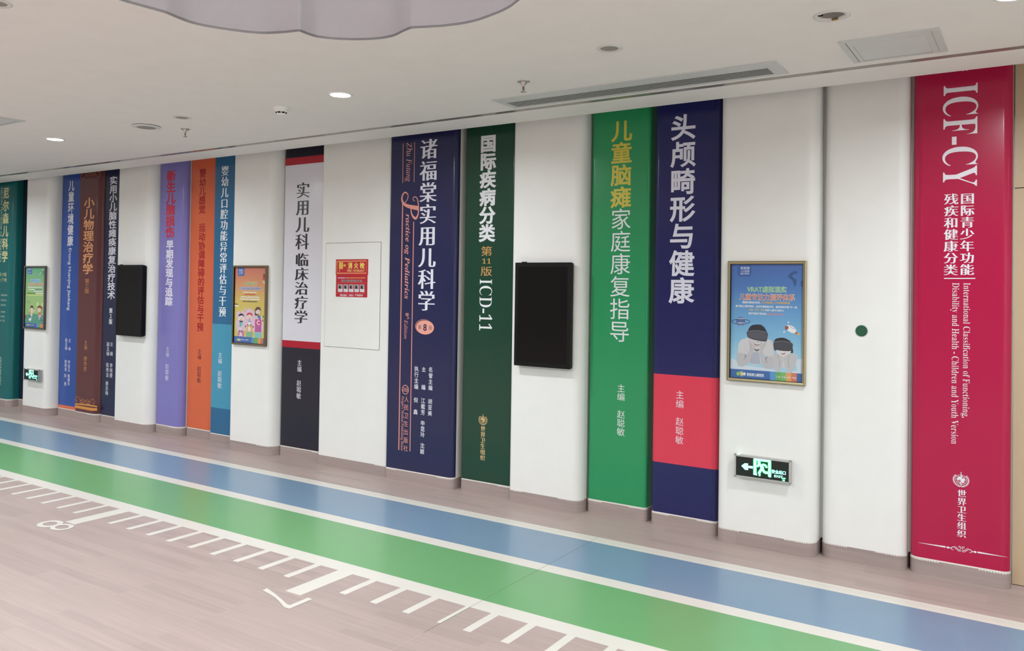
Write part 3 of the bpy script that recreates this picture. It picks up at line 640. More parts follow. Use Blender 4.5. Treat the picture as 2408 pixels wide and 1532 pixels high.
    ('p', (192, 189, 190), [(0.3298, 0.1481), (0.3534, 0.1644), (0.3698, 0.172), (0.3917, 0.1687), (0.4088, 0.1542), (0.405, 0.1219), (0.393, 0.0825), (0.3798, 0.0541), (0.3577, 0.057), (0.3419, 0.0821), (0.3313, 0.1231)], False),
    ('l', (150, 148, 150), [(0.2952, 0.1601), (0.3041, 0.1271), (0.3075, 0.0827)], 0.0028, True),
    ('l', (150, 148, 150), [(0.3672, 0.1613), (0.3595, 0.1248), (0.3629, 0.0806)], 0.0028, True),
    ('p', (56, 57, 64), [(0.2716, 0.2363), (0.3217, 0.2419), (0.3809, 0.2335), (0.3803, 0.198), (0.3712, 0.1865), (0.3393, 0.1837), (0.2948, 0.187), (0.2722, 0.1953)], True),
    ('l', (120, 120, 130), [(0.2727, 0.2374), (0.3217, 0.2441), (0.3798, 0.2357)], 0.0028, True),
    ('p', (52, 96, 160), [(0.0008, 0.0542), (0.4418, 0.0527), (0.442, -0.0), (-0.0, 0.0)], False),
    ('p', (78, 146, 204), [(0.2492, 0.0527), (0.2812, 0.0525), (0.2821, -0.0005), (0.2501, -0.0006)], False),
    ('p', (96, 166, 88), [(0.2812, 0.0525), (0.3136, 0.053), (0.3144, -0.0004), (0.2821, -0.0005)], False),
    ('p', (116, 180, 96), [(0.3136, 0.053), (0.3446, 0.0528), (0.3454, -0.0004), (0.3144, -0.0004)], False),
    ('p', (222, 158, 92), [(0.3446, 0.0528), (0.377, 0.0528), (0.3778, -0.0003), (0.3454, -0.0004)], False),
    ('p', (208, 112, 78), [(0.377, 0.0528), (0.4098, 0.0527), (0.4106, -0.0001), (0.3778, -0.0003)], False),
    ('t', (235, 238, 240), '仁爱  严谨  协作  奉献', 0.2874, 0.4076, 0.0178, 0.0111, 'r'),
    ('e', (140, 190, 90), (0.051, 0.0253), (0.0114, 0.0116), 0),
    ('e', (110, 170, 90), (0.0615, 0.0317), (0.0079, 0.0093), 0),
    ('e', (230, 196, 110), (0.0733, 0.0262), (0.0097, 0.0116), 0),
    ('e', (214, 222, 230), (0.0896, 0.0268), (0.0091, 0.0104), 0),
    ('l', (240, 240, 230), [(0.0683, 0.0436), (0.0707, 0.0381)], 0.0023, False),
    ('l', (240, 240, 230), [(0.0776, 0.0443), (0.0766, 0.0385)], 0.0023, False),
    ('l', (240, 240, 230), [(0.0689, 0.0094), (0.0705, 0.0152)], 0.0023, False),
    ('l', (240, 240, 230), [(0.0794, 0.0101), (0.0776, 0.0157)], 0.0023, False),
    ('t', (235, 238, 240), '智医康儿童医院', 0.1049, 0.2113, 0.0195, 0.0148, 'b'),
    ('l', (200, 214, 232), [(0.1049, 0.0175), (0.2119, 0.017)], 0.0023, False),
]
ART_POSTER_ORANGE = [
    ('p', (206, 113, 92), [(0.0, 0.716), (0.442, 0.716), (0.442, 0.6998), (0.0, 0.6998)], False),
    ('p', (207, 116, 92), [(0.0, 0.6998), (0.442, 0.6998), (0.442, 0.6837), (0.0, 0.6837)], False),
    ('p', (207, 119, 92), [(0.0, 0.6837), (0.442, 0.6837), (0.442, 0.6675), (0.0, 0.6675)], False),
    ('p', (208, 122, 92), [(0.0, 0.6675), (0.442, 0.6675), (0.442, 0.6513), (0.0, 0.6513)], False),
    ('p', (209, 125, 92), [(0.0, 0.6513), (0.442, 0.6513), (0.442, 0.6352), (0.0, 0.6352)], False),
    ('p', (210, 129, 92), [(0.0, 0.6352), (0.442, 0.6352), (0.442, 0.619), (0.0, 0.619)], False),
    ('p', (210, 132, 92), [(0.0, 0.619), (0.442, 0.619), (0.442, 0.6028), (0.0, 0.6028)], False),
    ('p', (211, 135, 92), [(0.0, 0.6028), (0.442, 0.6028), (0.442, 0.5866), (0.0, 0.5866)], False),
    ('p', (212, 138, 92), [(0.0, 0.5866), (0.442, 0.5866), (0.442, 0.5704), (0.0, 0.5704)], False),
    ('p', (212, 141, 92), [(0.0, 0.5704), (0.442, 0.5704), (0.442, 0.5542), (0.0, 0.5542)], False),
    ('p', (213, 144, 92), [(0.0, 0.5542), (0.442, 0.5542), (0.442, 0.538), (0.0, 0.538)], False),
    ('p', (214, 148, 91), [(0.0, 0.538), (0.442, 0.538), (0.442, 0.5218), (0.0, 0.5217)], False),
    ('p', (214, 152, 91), [(0.0, 0.5217), (0.442, 0.5218), (0.442, 0.5055), (0.0, 0.5055)], False),
    ('p', (214, 156, 90), [(0.0, 0.5055), (0.442, 0.5055), (0.442, 0.4893), (0.0, 0.4893)], False),
    ('p', (214, 161, 90), [(0.0, 0.4893), (0.442, 0.4893), (0.442, 0.4731), (0.0, 0.4731)], False),
    ('p', (215, 165, 89), [(0.0, 0.4731), (0.442, 0.4731), (0.442, 0.4568), (0.0, 0.4568)], False),
    ('p', (215, 169, 89), [(0.0, 0.4568), (0.442, 0.4568), (0.442, 0.4406), (0.0, 0.4406)], False),
    ('p', (215, 174, 89), [(0.0, 0.4406), (0.442, 0.4406), (0.442, 0.4244), (0.0, 0.4243)], False),
    ('p', (215, 178, 88), [(0.0, 0.4243), (0.442, 0.4244), (0.442, 0.4081), (0.0, 0.4081)], False),
    ('p', (215, 182, 88), [(0.0, 0.4081), (0.442, 0.4081), (0.442, 0.3918), (0.0, 0.3918)], False),
    ('p', (215, 185, 88), [(0.0, 0.3918), (0.442, 0.3918), (0.442, 0.3756), (0.0, 0.3756)], False),
    ('p', (215, 186, 88), [(0.0, 0.3756), (0.442, 0.3756), (0.442, 0.3593), (0.0, 0.3593)], False),
    ('p', (214, 187, 88), [(0.0, 0.3593), (0.442, 0.3593), (0.442, 0.343), (0.0, 0.343)], False),
    ('p', (213, 189, 88), [(0.0, 0.343), (0.442, 0.343), (0.442, 0.3268), (0.0, 0.3267)], False),
    ('p', (213, 190, 88), [(0.0, 0.3267), (0.442, 0.3268), (0.442, 0.3105), (0.0, 0.3104)], False),
    ('p', (212, 192, 88), [(0.0, 0.3104), (0.442, 0.3105), (0.442, 0.2942), (0.0, 0.2942)], False),
    ('p', (212, 193, 88), [(0.0, 0.2942), (0.442, 0.2942), (0.442, 0.2779), (0.0, 0.2779)], False),
    ('p', (211, 195, 88), [(0.0, 0.2779), (0.442, 0.2779), (0.442, 0.2616), (0.0, 0.2616)], False),
    ('p', (211, 196, 88), [(0.0, 0.2616), (0.442, 0.2616), (0.442, 0.2453), (0.0, 0.2452)], False),
    ('p', (210, 198, 88), [(0.0, 0.2452), (0.442, 0.2453), (0.442, 0.229), (0.0, 0.2289)], False),
    ('p', (210, 199, 88), [(0.0, 0.2289), (0.442, 0.229), (0.442, 0.2126), (0.0, 0.2126)], False),
    ('p', (209, 199, 88), [(0.0, 0.2126), (0.442, 0.2126), (0.442, 0.1963), (0.0, 0.1963)], False),
    ('p', (209, 199, 88), [(0.0, 0.1963), (0.442, 0.1963), (0.442, 0.18), (0.0, 0.18)], False),
    ('p', (209, 199, 88), [(0.0, 0.18), (0.442, 0.18), (0.442, 0.1636), (-0.0, 0.1636)], False),
    ('p', (208, 198, 89), [(-0.0, 0.1636), (0.442, 0.1636), (0.442, 0.1473), (0.0, 0.1473)], False),
    ('p', (208, 198, 89), [(0.0, 0.1473), (0.442, 0.1473), (0.442, 0.131), (0.0, 0.1309)], False),
    ('p', (208, 198, 89), [(0.0, 0.1309), (0.442, 0.131), (0.442, 0.1146), (-0.0, 0.1146)], False),
    ('p', (207, 197, 90), [(-0.0, 0.1146), (0.442, 0.1146), (0.442, 0.0983), (0.0, 0.0982)], False),
    ('p', (207, 197, 90), [(0.0, 0.0982), (0.442, 0.0983), (0.442, 0.0819), (0.0, 0.0819)], False),
    ('p', (207, 197, 90), [(0.0, 0.0819), (0.442, 0.0819), (0.442, 0.0655), (0.0, 0.0655)], False),
    ('p', (207, 197, 90), [(0.0, 0.0655), (0.442, 0.0655), (0.442, 0.0492), (0.0, 0.0491)], False),
    ('p', (206, 196, 91), [(0.0, 0.0491), (0.442, 0.0492), (0.442, 0.0328), (0.0, 0.0328)], False),
    ('p', (206, 196, 91), [(0.0, 0.0328), (0.442, 0.0328), (0.442, 0.0164), (0.0, 0.0164)], False),
    ('p', (206, 196, 91), [(0.0, 0.0164), (0.442, 0.0164), (0.442, 0.0), (0.0, -0.0)], False),
    ('p', (64, 98, 168), [(0.0359, 0.7155), (0.1323, 0.7158), (0.1338, 0.645), (0.118, 0.6356), (0.0537, 0.6352), (0.0374, 0.6444)], False),
    ('t', (240, 236, 228), '智医康', 0.0545, 0.1099, 0.6816, 0.0173, 'r'),
    ('t', (240, 236, 228), '十大智慧', 0.0548, 0.112, 0.6666, 0.0104, 'r'),
    ('t', (240, 236, 228), '医疗体系', 0.0551, 0.1123, 0.6527, 0.0104, 'r'),
    ('p', (150, 40, 60), [(0.3968, 0.6534), (0.4417, 0.6564), (0.4422, 0.6366), (0.4034, 0.6335)], False),
    ('p', (176, 50, 60), [(0.399, 0.6335), (0.4422, 0.6354), (0.4428, 0.6139), (0.3995, 0.6164)], False),
    ('p', (200, 80, 70), [(0.3908, 0.6146), (0.4428, 0.6139), (0.4414, 0.5968), (0.3894, 0.6021)], False),
    ('p', (190, 180, 110), [(0.3869, 0.5992), (0.4417, 0.5866), (0.4402, 0.5786), (0.3853, 0.5907)], False),
    ('p', (240, 236, 228), [(0.4002, 0.5839), (0.4403, 0.5712), (0.4405, 0.5627), (0.4004, 0.5765)], False),
    ('t', (240, 238, 210), 'AR多维能力', 0.1198, 0.3209, 0.5504, 0.0295, 'h'),
    ('t', (130, 170, 96), 'AR多维能力', 0.1224, 0.3183, 0.5516, 0.026, 'b'),
    ('t', (240, 240, 244), '儿童学能干预体系', 0.0555, 0.3831, 0.5025, 0.0313, 'h'),
    ('t', (84, 130, 200), '儿童学能干预体系', 0.0582, 0.3804, 0.5038, 0.0278, 'b'),
    ('p', (240, 236, 228), [(0.123, 0.4856), (0.2011, 0.4855), (0.2013, 0.4774), (0.1231, 0.4775)], False),
    ('p', (240, 236, 228), [(0.2082, 0.4844), (0.3155, 0.4847), (0.3156, 0.4767), (0.2084, 0.4764)], False),
    ('p', (196, 80, 60), [(0.1412, 0.465), (0.2984, 0.4661), (0.2986, 0.457), (0.1414, 0.4558)], False),
    ('p', (240, 236, 228), [(0.0891, 0.4411), (0.171, 0.4412), (0.1712, 0.432), (0.0893, 0.4318)], False),
    ('p', (240, 236, 228), [(0.1773, 0.4401), (0.3558, 0.4418), (0.356, 0.4327), (0.1775, 0.4309)], False),
    ('p', (240, 236, 228), [(0.0734, 0.4205), (0.2113, 0.4217), (0.2115, 0.4124), (0.0736, 0.4112)], False),
    ('p', (240, 236, 228), [(0.2184, 0.42), (0.3623, 0.4213), (0.3626, 0.4122), (0.2186, 0.4108)], False),
    ('p', (90, 96, 60), [(0.1159, 0.3986), (0.172, 0.3985), (0.1722, 0.3892), (0.1161, 0.3894)], False),
    ('p', (90, 96, 60), [(0.1782, 0.3974), (0.3244, 0.3989), (0.3247, 0.3897), (0.1784, 0.3882)], False),
    ('p', (90, 70, 60), [(-0.0003, 0.3721), (0.0485, 0.3684), (0.0522, 0.3603), (-0.0, 0.3616)], False),
    ('p', (240, 230, 200), [(0.0, 0.3593), (0.0577, 0.3558), (0.0581, 0.3383), (0.0003, 0.343)], False),
    ('e', (226, 190, 208), (0.0921, 0.1703), (0.069, 0.0875), 0),
    ('e', (226, 190, 208), (0.2249, 0.2088), (0.0972, 0.1166), 0),
    ('e', (226, 190, 208), (0.3491, 0.1661), (0.0707, 0.0991), 0),
    ('e', (226, 190, 208), (0.0585, 0.2714), (0.0301, 0.0292), 20),
    ('e', (226, 190, 208), (0.0365, 0.2475), (0.0159, 0.0105), 0),
    ('e', (226, 190, 208), (0.1586, 0.3201), (0.0124, 0.0187), 0),
    ('e', (226, 190, 208), (0.2472, 0.3191), (0.0088, 0.014), 0),
    ('e', (226, 190, 208), (0.121, 0.2816), (0.0265, 0.028), 0),
    ('e', (226, 190, 208), (0.2122, 0.301), (0.0389, 0.0268), 0),
    ('p', (226, 214, 140), [(0.0988, 0.0626), (0.3076, 0.0638), (0.3078, 0.0552), (0.099, 0.0527)], False),
    ('p', (206, 120, 176), [(0.0646, 0.1082), (0.1381, 0.1105), (0.1471, 0.105), (0.1474, 0.0532), (0.0568, 0.0524), (0.0557, 0.1021)], False),
    ('t', (240, 236, 228), 'A', 0.0747, 0.1231, 0.0567, 0.0392, 'h'),
    ('p', (224, 168, 84), [(0.1815, 0.1641), (0.2665, 0.1654), (0.266, 0.1087), (0.1792, 0.1072)], False),
    ('t', (240, 236, 228), 'B', 0.1986, 0.2446, 0.1161, 0.0371, 'h'),
    ('p', (130, 178, 142), [(0.1792, 0.1048), (0.2661, 0.1064), (0.2655, 0.0537), (0.1768, 0.0518)], False),
    ('p', (206, 60, 126), [(0.3021, 0.2282), (0.3895, 0.2293), (0.3893, 0.1673), (0.3, 0.1658)], False),
    ('t', (240, 236, 228), 'C', 0.3225, 0.368, 0.1786, 0.0392, 'h'),
    ('p', (180, 84, 150), [(0.3, 0.1647), (0.3893, 0.1661), (0.3906, 0.111), (0.2995, 0.1081)], False),
    ('p', (128, 192, 198), [(0.2996, 0.1058), (0.3907, 0.1075), (0.3902, 0.0522), (0.2991, 0.0502)], False),
    ('l', (240, 214, 196), [(0.0658, 0.2249), (0.0513, 0.2304)], 0.0141, False),
    ('l', (240, 214, 196), [(0.1312, 0.2237), (0.149, 0.2271)], 0.0141, False),
    ('p', (96, 186, 176), [(0.079, 0.1962), (0.1166, 0.1972), (0.1155, 0.1622), (0.0927, 0.1412), (0.0786, 0.1291)], False),
    ('p', (50, 50, 70), [(0.0733, 0.2106), (0.1253, 0.209), (0.1229, 0.1933), (0.0772, 0.1944)], False),
    ('l', (235, 225, 220), [(0.0854, 0.1468), (0.0825, 0.1146)], 0.0106, False),
    ('l', (235, 225, 220), [(0.1121, 0.1563), (0.0928, 0.1353), (0.113, 0.1126)], 0.0106, False),
    ('e', (80, 50, 50), (0.0807, 0.1116), (0.0124, 0.0052), 0),
    ('e', (80, 50, 50), (0.1131, 0.1103), (0.0124, 0.0052), 0),
    ('e', (240, 216, 200), (0.0996, 0.2375), (0.0407, 0.0303), 0),
    ('p', (34, 38, 70), [(0.0581, 0.2481), (0.0676, 0.2658), (0.0943, 0.2775), (0.1302, 0.2702), (0.1423, 0.2472), (0.1171, 0.2582), (0.0858, 0.2546)], True),
    ('e', (190, 70, 70), (0.0983, 0.2171), (0.0062, 0.0064), 0),
    ('l', (60, 50, 60), [(0.0799, 0.2352), (0.0907, 0.2367)], 0.0035, False),
    ('l', (60, 50, 60), [(0.1104, 0.236), (0.1211, 0.2351)], 0.0035, False),
    ('p', (150, 170, 200), [(0.1982, 0.2139), (0.2442, 0.214), (0.2384, 0.1976), (0.2021, 0.1966)], False),
    ('p', (240, 238, 236), [(0.2021, 0.1978), (0.2375, 0.1987), (0.2346, 0.1715), (0.1991, 0.1705)], False),
    ('e', (80, 50, 50), (0.1973, 0.1716), (0.0106, 0.0058), 0),
    ('e', (80, 50, 50), (0.2416, 0.1728), (0.0106, 0.0058), 0),
    ('l', (235, 225, 220), [(0.1816, 0.1583), (0.1638, 0.1578)], 0.0124, False),
    ('e', (90, 50, 50), (0.1657, 0.1561), (0.0088, 0.0082), 0),
    ('e', (90, 50, 50), (0.2755, 0.157), (0.0088, 0.0082), 0),
    ('e', (240, 216, 200), (0.2204, 0.2521), (0.0407, 0.0303), 0),
    ('p', (200, 62, 60), [(0.1795, 0.2569), (0.1861, 0.2802), (0.2072, 0.2882), (0.2364, 0.2877), (0.2587, 0.279), (0.2592, 0.2559), (0.2324, 0.2697), (0.2015, 0.2661)], True),
    ('e', (190, 60, 60), (0.2209, 0.229), (0.008, 0.0064), 0),
    ('l', (60, 50, 60), [(0.1992, 0.2487), (0.2116, 0.249)], 0.0035, False),
    ('l', (60, 50, 60), [(0.2293, 0.2494), (0.2417, 0.2497)], 0.0035, False),
    ('p', (60, 50, 80), [(0.3009, 0.2771), (0.3202, 0.2804), (0.3554, 0.2727), (0.3468, 0.2667), (0.3117, 0.2659)], False),
    ('p', (70, 110, 170), [(0.3311, 0.2635), (0.373, 0.2645), (0.3868, 0.2333), (0.3607, 0.2297), (0.3385, 0.2464)], False),
    ('l', (235, 225, 220), [(0.3778, 0.2445), (0.4124, 0.2568)], 0.0141, False),
    ('l', (235, 225, 220), [(0.3868, 0.2333), (0.4107, 0.2195)], 0.0124, False),
    ('e', (90, 50, 50), (0.4132, 0.2569), (0.008, 0.0082), 0),
    ('e', (90, 50, 50), (0.4107, 0.2184), (0.008, 0.007), 0),
    ('p', (96, 60, 52), [(0.2972, 0.2857), (0.2982, 0.3202), (0.3144, 0.3407), (0.3405, 0.3464), (0.3678, 0.3389), (0.3789, 0.3105), (0.3723, 0.2931), (0.3369, 0.3153), (0.3199, 0.2919), (0.3117, 0.2659), (0.2941, 0.2683)], True),
    ('e', (240, 216, 200), (0.3416, 0.3011), (0.0354, 0.0245), 0),
    ('p', (96, 60, 52), [(0.3021, 0.303), (0.3085, 0.3319), (0.3406, 0.343), (0.3715, 0.3304), (0.3772, 0.3105), (0.3455, 0.3212), (0.3194, 0.3121)], True),
    ('l', (60, 50, 60), [(0.3249, 0.3024), (0.3372, 0.3004)], 0.0035, False),
    ('l', (60, 50, 60), [(0.353, 0.3007), (0.3651, 0.3033)], 0.0035, False),
    ('l', (170, 80, 80), [(0.3331, 0.2877), (0.3437, 0.285), (0.355, 0.2893)], 0.0035, True),
    ('p', (60, 98, 166), [(0.0006, 0.0587), (0.4442, 0.0541), (0.442, 0.0), (-0.0009, 0.0011)], False),
    ('p', (84, 130, 200), [(0.2504, 0.0561), (0.2831, 0.0555), (0.2826, 0.001), (0.249, 0.0009)], False),
    ('p', (96, 166, 88), [(0.2831, 0.0555), (0.3447, 0.0553), (0.3442, 0.001), (0.2826, 0.001)], False),
    ('p', (222, 150, 88), [(0.3447, 0.0553), (0.3867, 0.0544), (0.3862, 0.0002), (0.3442, 0.001)], False),
    ('p', (208, 112, 78), [(0.3867, 0.0544), (0.4181, 0.0544), (0.4176, 0.0002), (0.3862, 0.0002)], False),
    ('e', (140, 190, 90), (0.0519, 0.0259), (0.0133, 0.0105), 0),
    ('e', (230, 196, 110), (0.0699, 0.026), (0.0133, 0.0117), 0),
    ('e', (214, 222, 230), (0.0879, 0.026), (0.0106, 0.0093), 0),
    ('t', (240, 236, 228), '智医康儿童医院', 0.1042, 0.2113, 0.0224, 0.0134, 'r'),
]
ART_POSTER_GREEN = [
    ('p', (93, 166, 125), [(0.0, 0.716), (0.442, 0.716), (0.442, 0.6999), (0.0, 0.6999)], False),
    ('p', (97, 168, 124), [(0.0, 0.6999), (0.442, 0.6999), (0.442, 0.6837), (0.0, 0.6837)], False),
    ('p', (101, 169, 123), [(0.0, 0.6837), (0.442, 0.6837), (0.442, 0.6676), (-0.0, 0.6676)], False),
    ('p', (104, 171, 122), [(-0.0, 0.6676), (0.442, 0.6676), (0.442, 0.6514), (0.0, 0.6514)], False),
    ('p', (108, 173, 121), [(0.0, 0.6514), (0.442, 0.6514), (0.442, 0.6352), (0.0, 0.6352)], False),
    ('p', (112, 174, 121), [(0.0, 0.6352), (0.442, 0.6352), (0.442, 0.6191), (0.0, 0.6191)], False),
    ('p', (115, 176, 120), [(0.0, 0.6191), (0.442, 0.6191), (0.442, 0.6029), (-0.0, 0.6029)], False),
    ('p', (119, 177, 119), [(-0.0, 0.6029), (0.442, 0.6029), (0.442, 0.5867), (0.0, 0.5867)], False),
    ('p', (122, 179, 118), [(0.0, 0.5867), (0.442, 0.5867), (0.442, 0.5705), (0.0, 0.5705)], False),
    ('p', (126, 180, 118), [(0.0, 0.5705), (0.442, 0.5705), (0.442, 0.5543), (0.0, 0.5543)], False),
    ('p', (129, 182, 118), [(0.0, 0.5543), (0.442, 0.5543), (0.442, 0.5381), (0.0, 0.5381)], False),
    ('p', (131, 183, 118), [(0.0, 0.5381), (0.442, 0.5381), (0.442, 0.5219), (0.0, 0.5219)], False),
    ('p', (134, 185, 118), [(0.0, 0.5219), (0.442, 0.5219), (0.442, 0.5057), (0.0, 0.5057)], False),
    ('p', (137, 186, 118), [(0.0, 0.5057), (0.442, 0.5057), (0.442, 0.4895), (-0.0, 0.4895)], False),
    ('p', (140, 187, 118), [(-0.0, 0.4895), (0.442, 0.4895), (0.442, 0.4733), (0.0, 0.4732)], False),
    ('p', (143, 189, 118), [(0.0, 0.4732), (0.442, 0.4733), (0.442, 0.457), (-0.0, 0.457)], False),
    ('p', (146, 190, 118), [(-0.0, 0.457), (0.442, 0.457), (0.442, 0.4408), (0.0, 0.4408)], False),
    ('p', (149, 191, 118), [(0.0, 0.4408), (0.442, 0.4408), (0.442, 0.4245), (0.0, 0.4245)], False),
    ('p', (150, 192, 117), [(0.0, 0.4245), (0.442, 0.4245), (0.442, 0.4083), (0.0, 0.4083)], False),
    ('p', (151, 192, 117), [(0.0, 0.4083), (0.442, 0.4083), (0.442, 0.392), (0.0, 0.392)], False),
    ('p', (151, 192, 117), [(0.0, 0.392), (0.442, 0.392), (0.442, 0.3758), (-0.0, 0.3757)], False),
    ('p', (152, 193, 117), [(-0.0, 0.3757), (0.442, 0.3758), (0.442, 0.3595), (0.0, 0.3595)], False),
    ('p', (153, 193, 117), [(0.0, 0.3595), (0.442, 0.3595), (0.442, 0.3432), (0.0, 0.3432)], False),
    ('p', (154, 193, 117), [(0.0, 0.3432), (0.442, 0.3432), (0.442, 0.3269), (0.0, 0.3269)], False),
    ('p', (154, 194, 117), [(0.0, 0.3269), (0.442, 0.3269), (0.442, 0.3107), (0.0, 0.3106)], False),
    ('p', (155, 194, 117), [(0.0, 0.3106), (0.442, 0.3107), (0.442, 0.2944), (0.0, 0.2943)], False),
    ('p', (156, 194, 117), [(0.0, 0.2943), (0.442, 0.2944), (0.442, 0.2781), (0.0, 0.278)], False),
    ('p', (156, 195, 117), [(0.0, 0.278), (0.442, 0.2781), (0.442, 0.2618), (0.0, 0.2617)], False),
    ('p', (157, 195, 117), [(0.0, 0.2617), (0.442, 0.2618), (0.442, 0.2454), (0.0, 0.2454)], False),
    ('p', (158, 195, 117), [(0.0, 0.2454), (0.442, 0.2454), (0.442, 0.2291), (0.0, 0.2291)], False),
    ('p', (158, 195, 117), [(0.0, 0.2291), (0.442, 0.2291), (0.442, 0.2128), (0.0, 0.2128)], False),
    ('p', (159, 196, 116), [(0.0, 0.2128), (0.442, 0.2128), (0.442, 0.1965), (0.0, 0.1964)], False),
    ('p', (160, 196, 116), [(0.0, 0.1964), (0.442, 0.1965), (0.442, 0.1801), (0.0, 0.1801)], False),
    ('p', (160, 196, 116), [(0.0, 0.1801), (0.442, 0.1801), (0.442, 0.1638), (0.0, 0.1638)], False),
    ('p', (161, 197, 116), [(0.0, 0.1638), (0.442, 0.1638), (0.442, 0.1474), (0.0, 0.1474)], False),
    ('p', (162, 197, 116), [(0.0, 0.1474), (0.442, 0.1474), (0.442, 0.1311), (0.0, 0.1311)], False),
    ('p', (162, 197, 116), [(0.0, 0.1311), (0.442, 0.1311), (0.442, 0.1147), (0.0, 0.1147)], False),
    ('p', (163, 198, 116), [(0.0, 0.1147), (0.442, 0.1147), (0.442, 0.0983), (0.0, 0.0983)], False),
    ('p', (164, 198, 116), [(0.0, 0.0983), (0.442, 0.0983), (0.442, 0.082), (0.0, 0.082)], False),
    ('p', (164, 198, 116), [(0.0, 0.082), (0.442, 0.082), (0.442, 0.0656), (0.0, 0.0656)], False),
    ('p', (165, 198, 116), [(0.0, 0.0656), (0.442, 0.0656), (0.442, 0.0492), (0.0, 0.0492)], False),
    ('p', (166, 199, 116), [(0.0, 0.0492), (0.442, 0.0492), (0.442, 0.0328), (0.0, 0.0328)], False),
    ('p', (166, 199, 116), [(0.0, 0.0328), (0.442, 0.0328), (0.442, 0.0164), (0.0, 0.0164)], False),
    ('p', (167, 199, 116), [(0.0, 0.0164), (0.442, 0.0164), (0.442, -0.0), (0.0, 0.0)], False),
    ('p', (84, 150, 126), [(-0.0046, 0.1374), (0.0685, 0.1546), (0.2014, 0.1636), (0.3552, 0.1592), (0.4471, 0.145), (0.4418, 0.0439), (-0.002, 0.0401)], False),
    ('p', (66, 104, 168), [(0.0368, 0.7162), (0.1375, 0.7165), (0.1412, 0.6457), (0.1239, 0.6374), (0.0574, 0.6377), (0.0403, 0.6463)], False),
    ('t', (240, 236, 228), '智医康', 0.0504, 0.1191, 0.6883, 0.0169, 'r'),
    ('t', (240, 236, 228), '医疗体系', 0.0545, 0.1188, 0.6517, 0.013, 'r'),
    ('e', (74, 140, 100), (0.402, 0.6609), (0.0264, 0.0296), 12),
    ('l', (200, 230, 210), [(0.3707, 0.6805), (0.3971, 0.6914), (0.4246, 0.6801)], 0.0077, True),
    ('l', (200, 230, 210), [(0.3144, 0.6196), (0.3295, 0.6418), (0.3557, 0.6584)], 0.0077, True),
    ('p', (166, 200, 224), [(0.1137, 0.5783), (0.3328, 0.5794), (0.3403, 0.5414), (0.1111, 0.5417)], False),
    ('t', (80, 140, 196), '感觉统合', 0.1209, 0.3291, 0.5466, 0.027, 'b'),
    ('t', (244, 238, 216), '儿童运动能力训练体系', 0.0376, 0.4149, 0.5011, 0.0306, 'h'),
    ('t', (206, 120, 110), '儿童运动能力训练体系', 0.042, 0.4105, 0.5028, 0.0266, 'm'),
    ('p', (240, 236, 228), [(0.0519, 0.484), (0.3867, 0.4834), (0.3872, 0.4745), (0.0523, 0.475)], False),
    ('p', (240, 236, 228), [(0.0698, 0.4597), (0.2136, 0.459), (0.2141, 0.4488), (0.0703, 0.4495)], False),
    ('p', (70, 110, 150), [(0.2191, 0.459), (0.3697, 0.4582), (0.3701, 0.4504), (0.2195, 0.4511)], False),
    ('p', (240, 236, 228), [(0.1927, 0.4375), (0.3946, 0.4371), (0.3952, 0.4271), (0.1932, 0.4274)], False),
    ('p', (60, 120, 40), [(0.0332, 0.4125), (0.2325, 0.4123), (0.233, 0.4022), (0.0337, 0.4023)], False),
    ('p', (240, 236, 228), [(0.238, 0.4124), (0.4046, 0.412), (0.4052, 0.4009), (0.2386, 0.4011)], False),
    ('p', (226, 226, 120), [(0.0344, 0.3887), (0.3972, 0.3896), (0.3977, 0.3807), (0.0348, 0.3796)], False),
    ('l', (110, 156, 80), [(0.0286, 0.2806), (0.0545, 0.3207), (0.0724, 0.2981)], 0.0066, False),
    ('l', (110, 156, 80), [(0.0844, 0.2812), (0.1102, 0.3211), (0.1194, 0.2929)], 0.0066, False),
    ('l', (110, 156, 80), [(0.043, 0.2181), (0.0539, 0.1783), (0.0791, 0.1673)], 0.0066, True),
    ('e', (196, 222, 140), (0.2866, 0.2788), (0.0308, 0.0273), 0),
    ('e', (196, 222, 140), (0.4012, 0.2744), (0.0308, 0.025), 0),
    ('l', (150, 80, 70), [(0.2966, 0.2355), (0.2898, 0.2608)], 0.0099, False),
    ('l', (150, 80, 70), [(0.3851, 0.2114), (0.3935, 0.2564)], 0.0099, False),
    ('p', (240, 232, 224), [(0.1303, 0.1454), (0.1691, 0.146), (0.1648, 0.1232), (0.1326, 0.1227)], False),
    ('p', (60, 90, 110), [(0.1053, 0.1336), (0.161, 0.1317), (0.1538, 0.1202), (0.1092, 0.1223)], False),
    ('e', (240, 236, 228), (0.1164, 0.0911), (0.0286, 0.0171), 0),
    ('l', (240, 236, 228), [(0.1426, 0.1229), (0.1391, 0.083)], 0.0154, False),
    ('l', (200, 130, 110), [(0.0956, 0.1704), (0.1338, 0.1852)], 0.0132, False),
    ('l', (235, 206, 186), [(0.1786, 0.1774), (0.2431, 0.2095)], 0.0132, False),
    ('p', (235, 206, 186), [(0.134, 0.1824), (0.1762, 0.1802), (0.1691, 0.146), (0.1303, 0.1454)], False),
    ('e', (235, 206, 186), (0.1571, 0.2083), (0.0374, 0.0285), 0),
    ('p', (60, 44, 44), [(0.1188, 0.2191), (0.1249, 0.2504), (0.1544, 0.2604), (0.1858, 0.2511), (0.1964, 0.2173), (0.1758, 0.2312), (0.1369, 0.2335)], True),
    ('p', (214, 90, 76), [(0.3157, 0.1851), (0.3594, 0.1829), (0.3645, 0.1493), (0.3209, 0.1485)], False),
    ('e', (226, 170, 196), (0.3431, 0.1405), (0.0352, 0.0159), 0),
    ('l', (240, 236, 228), [(0.3308, 0.1262), (0.3326, 0.0923)], 0.0132, False),
    ('e', (60, 110, 90), (0.372, 0.0903), (0.044, 0.0057), 0),
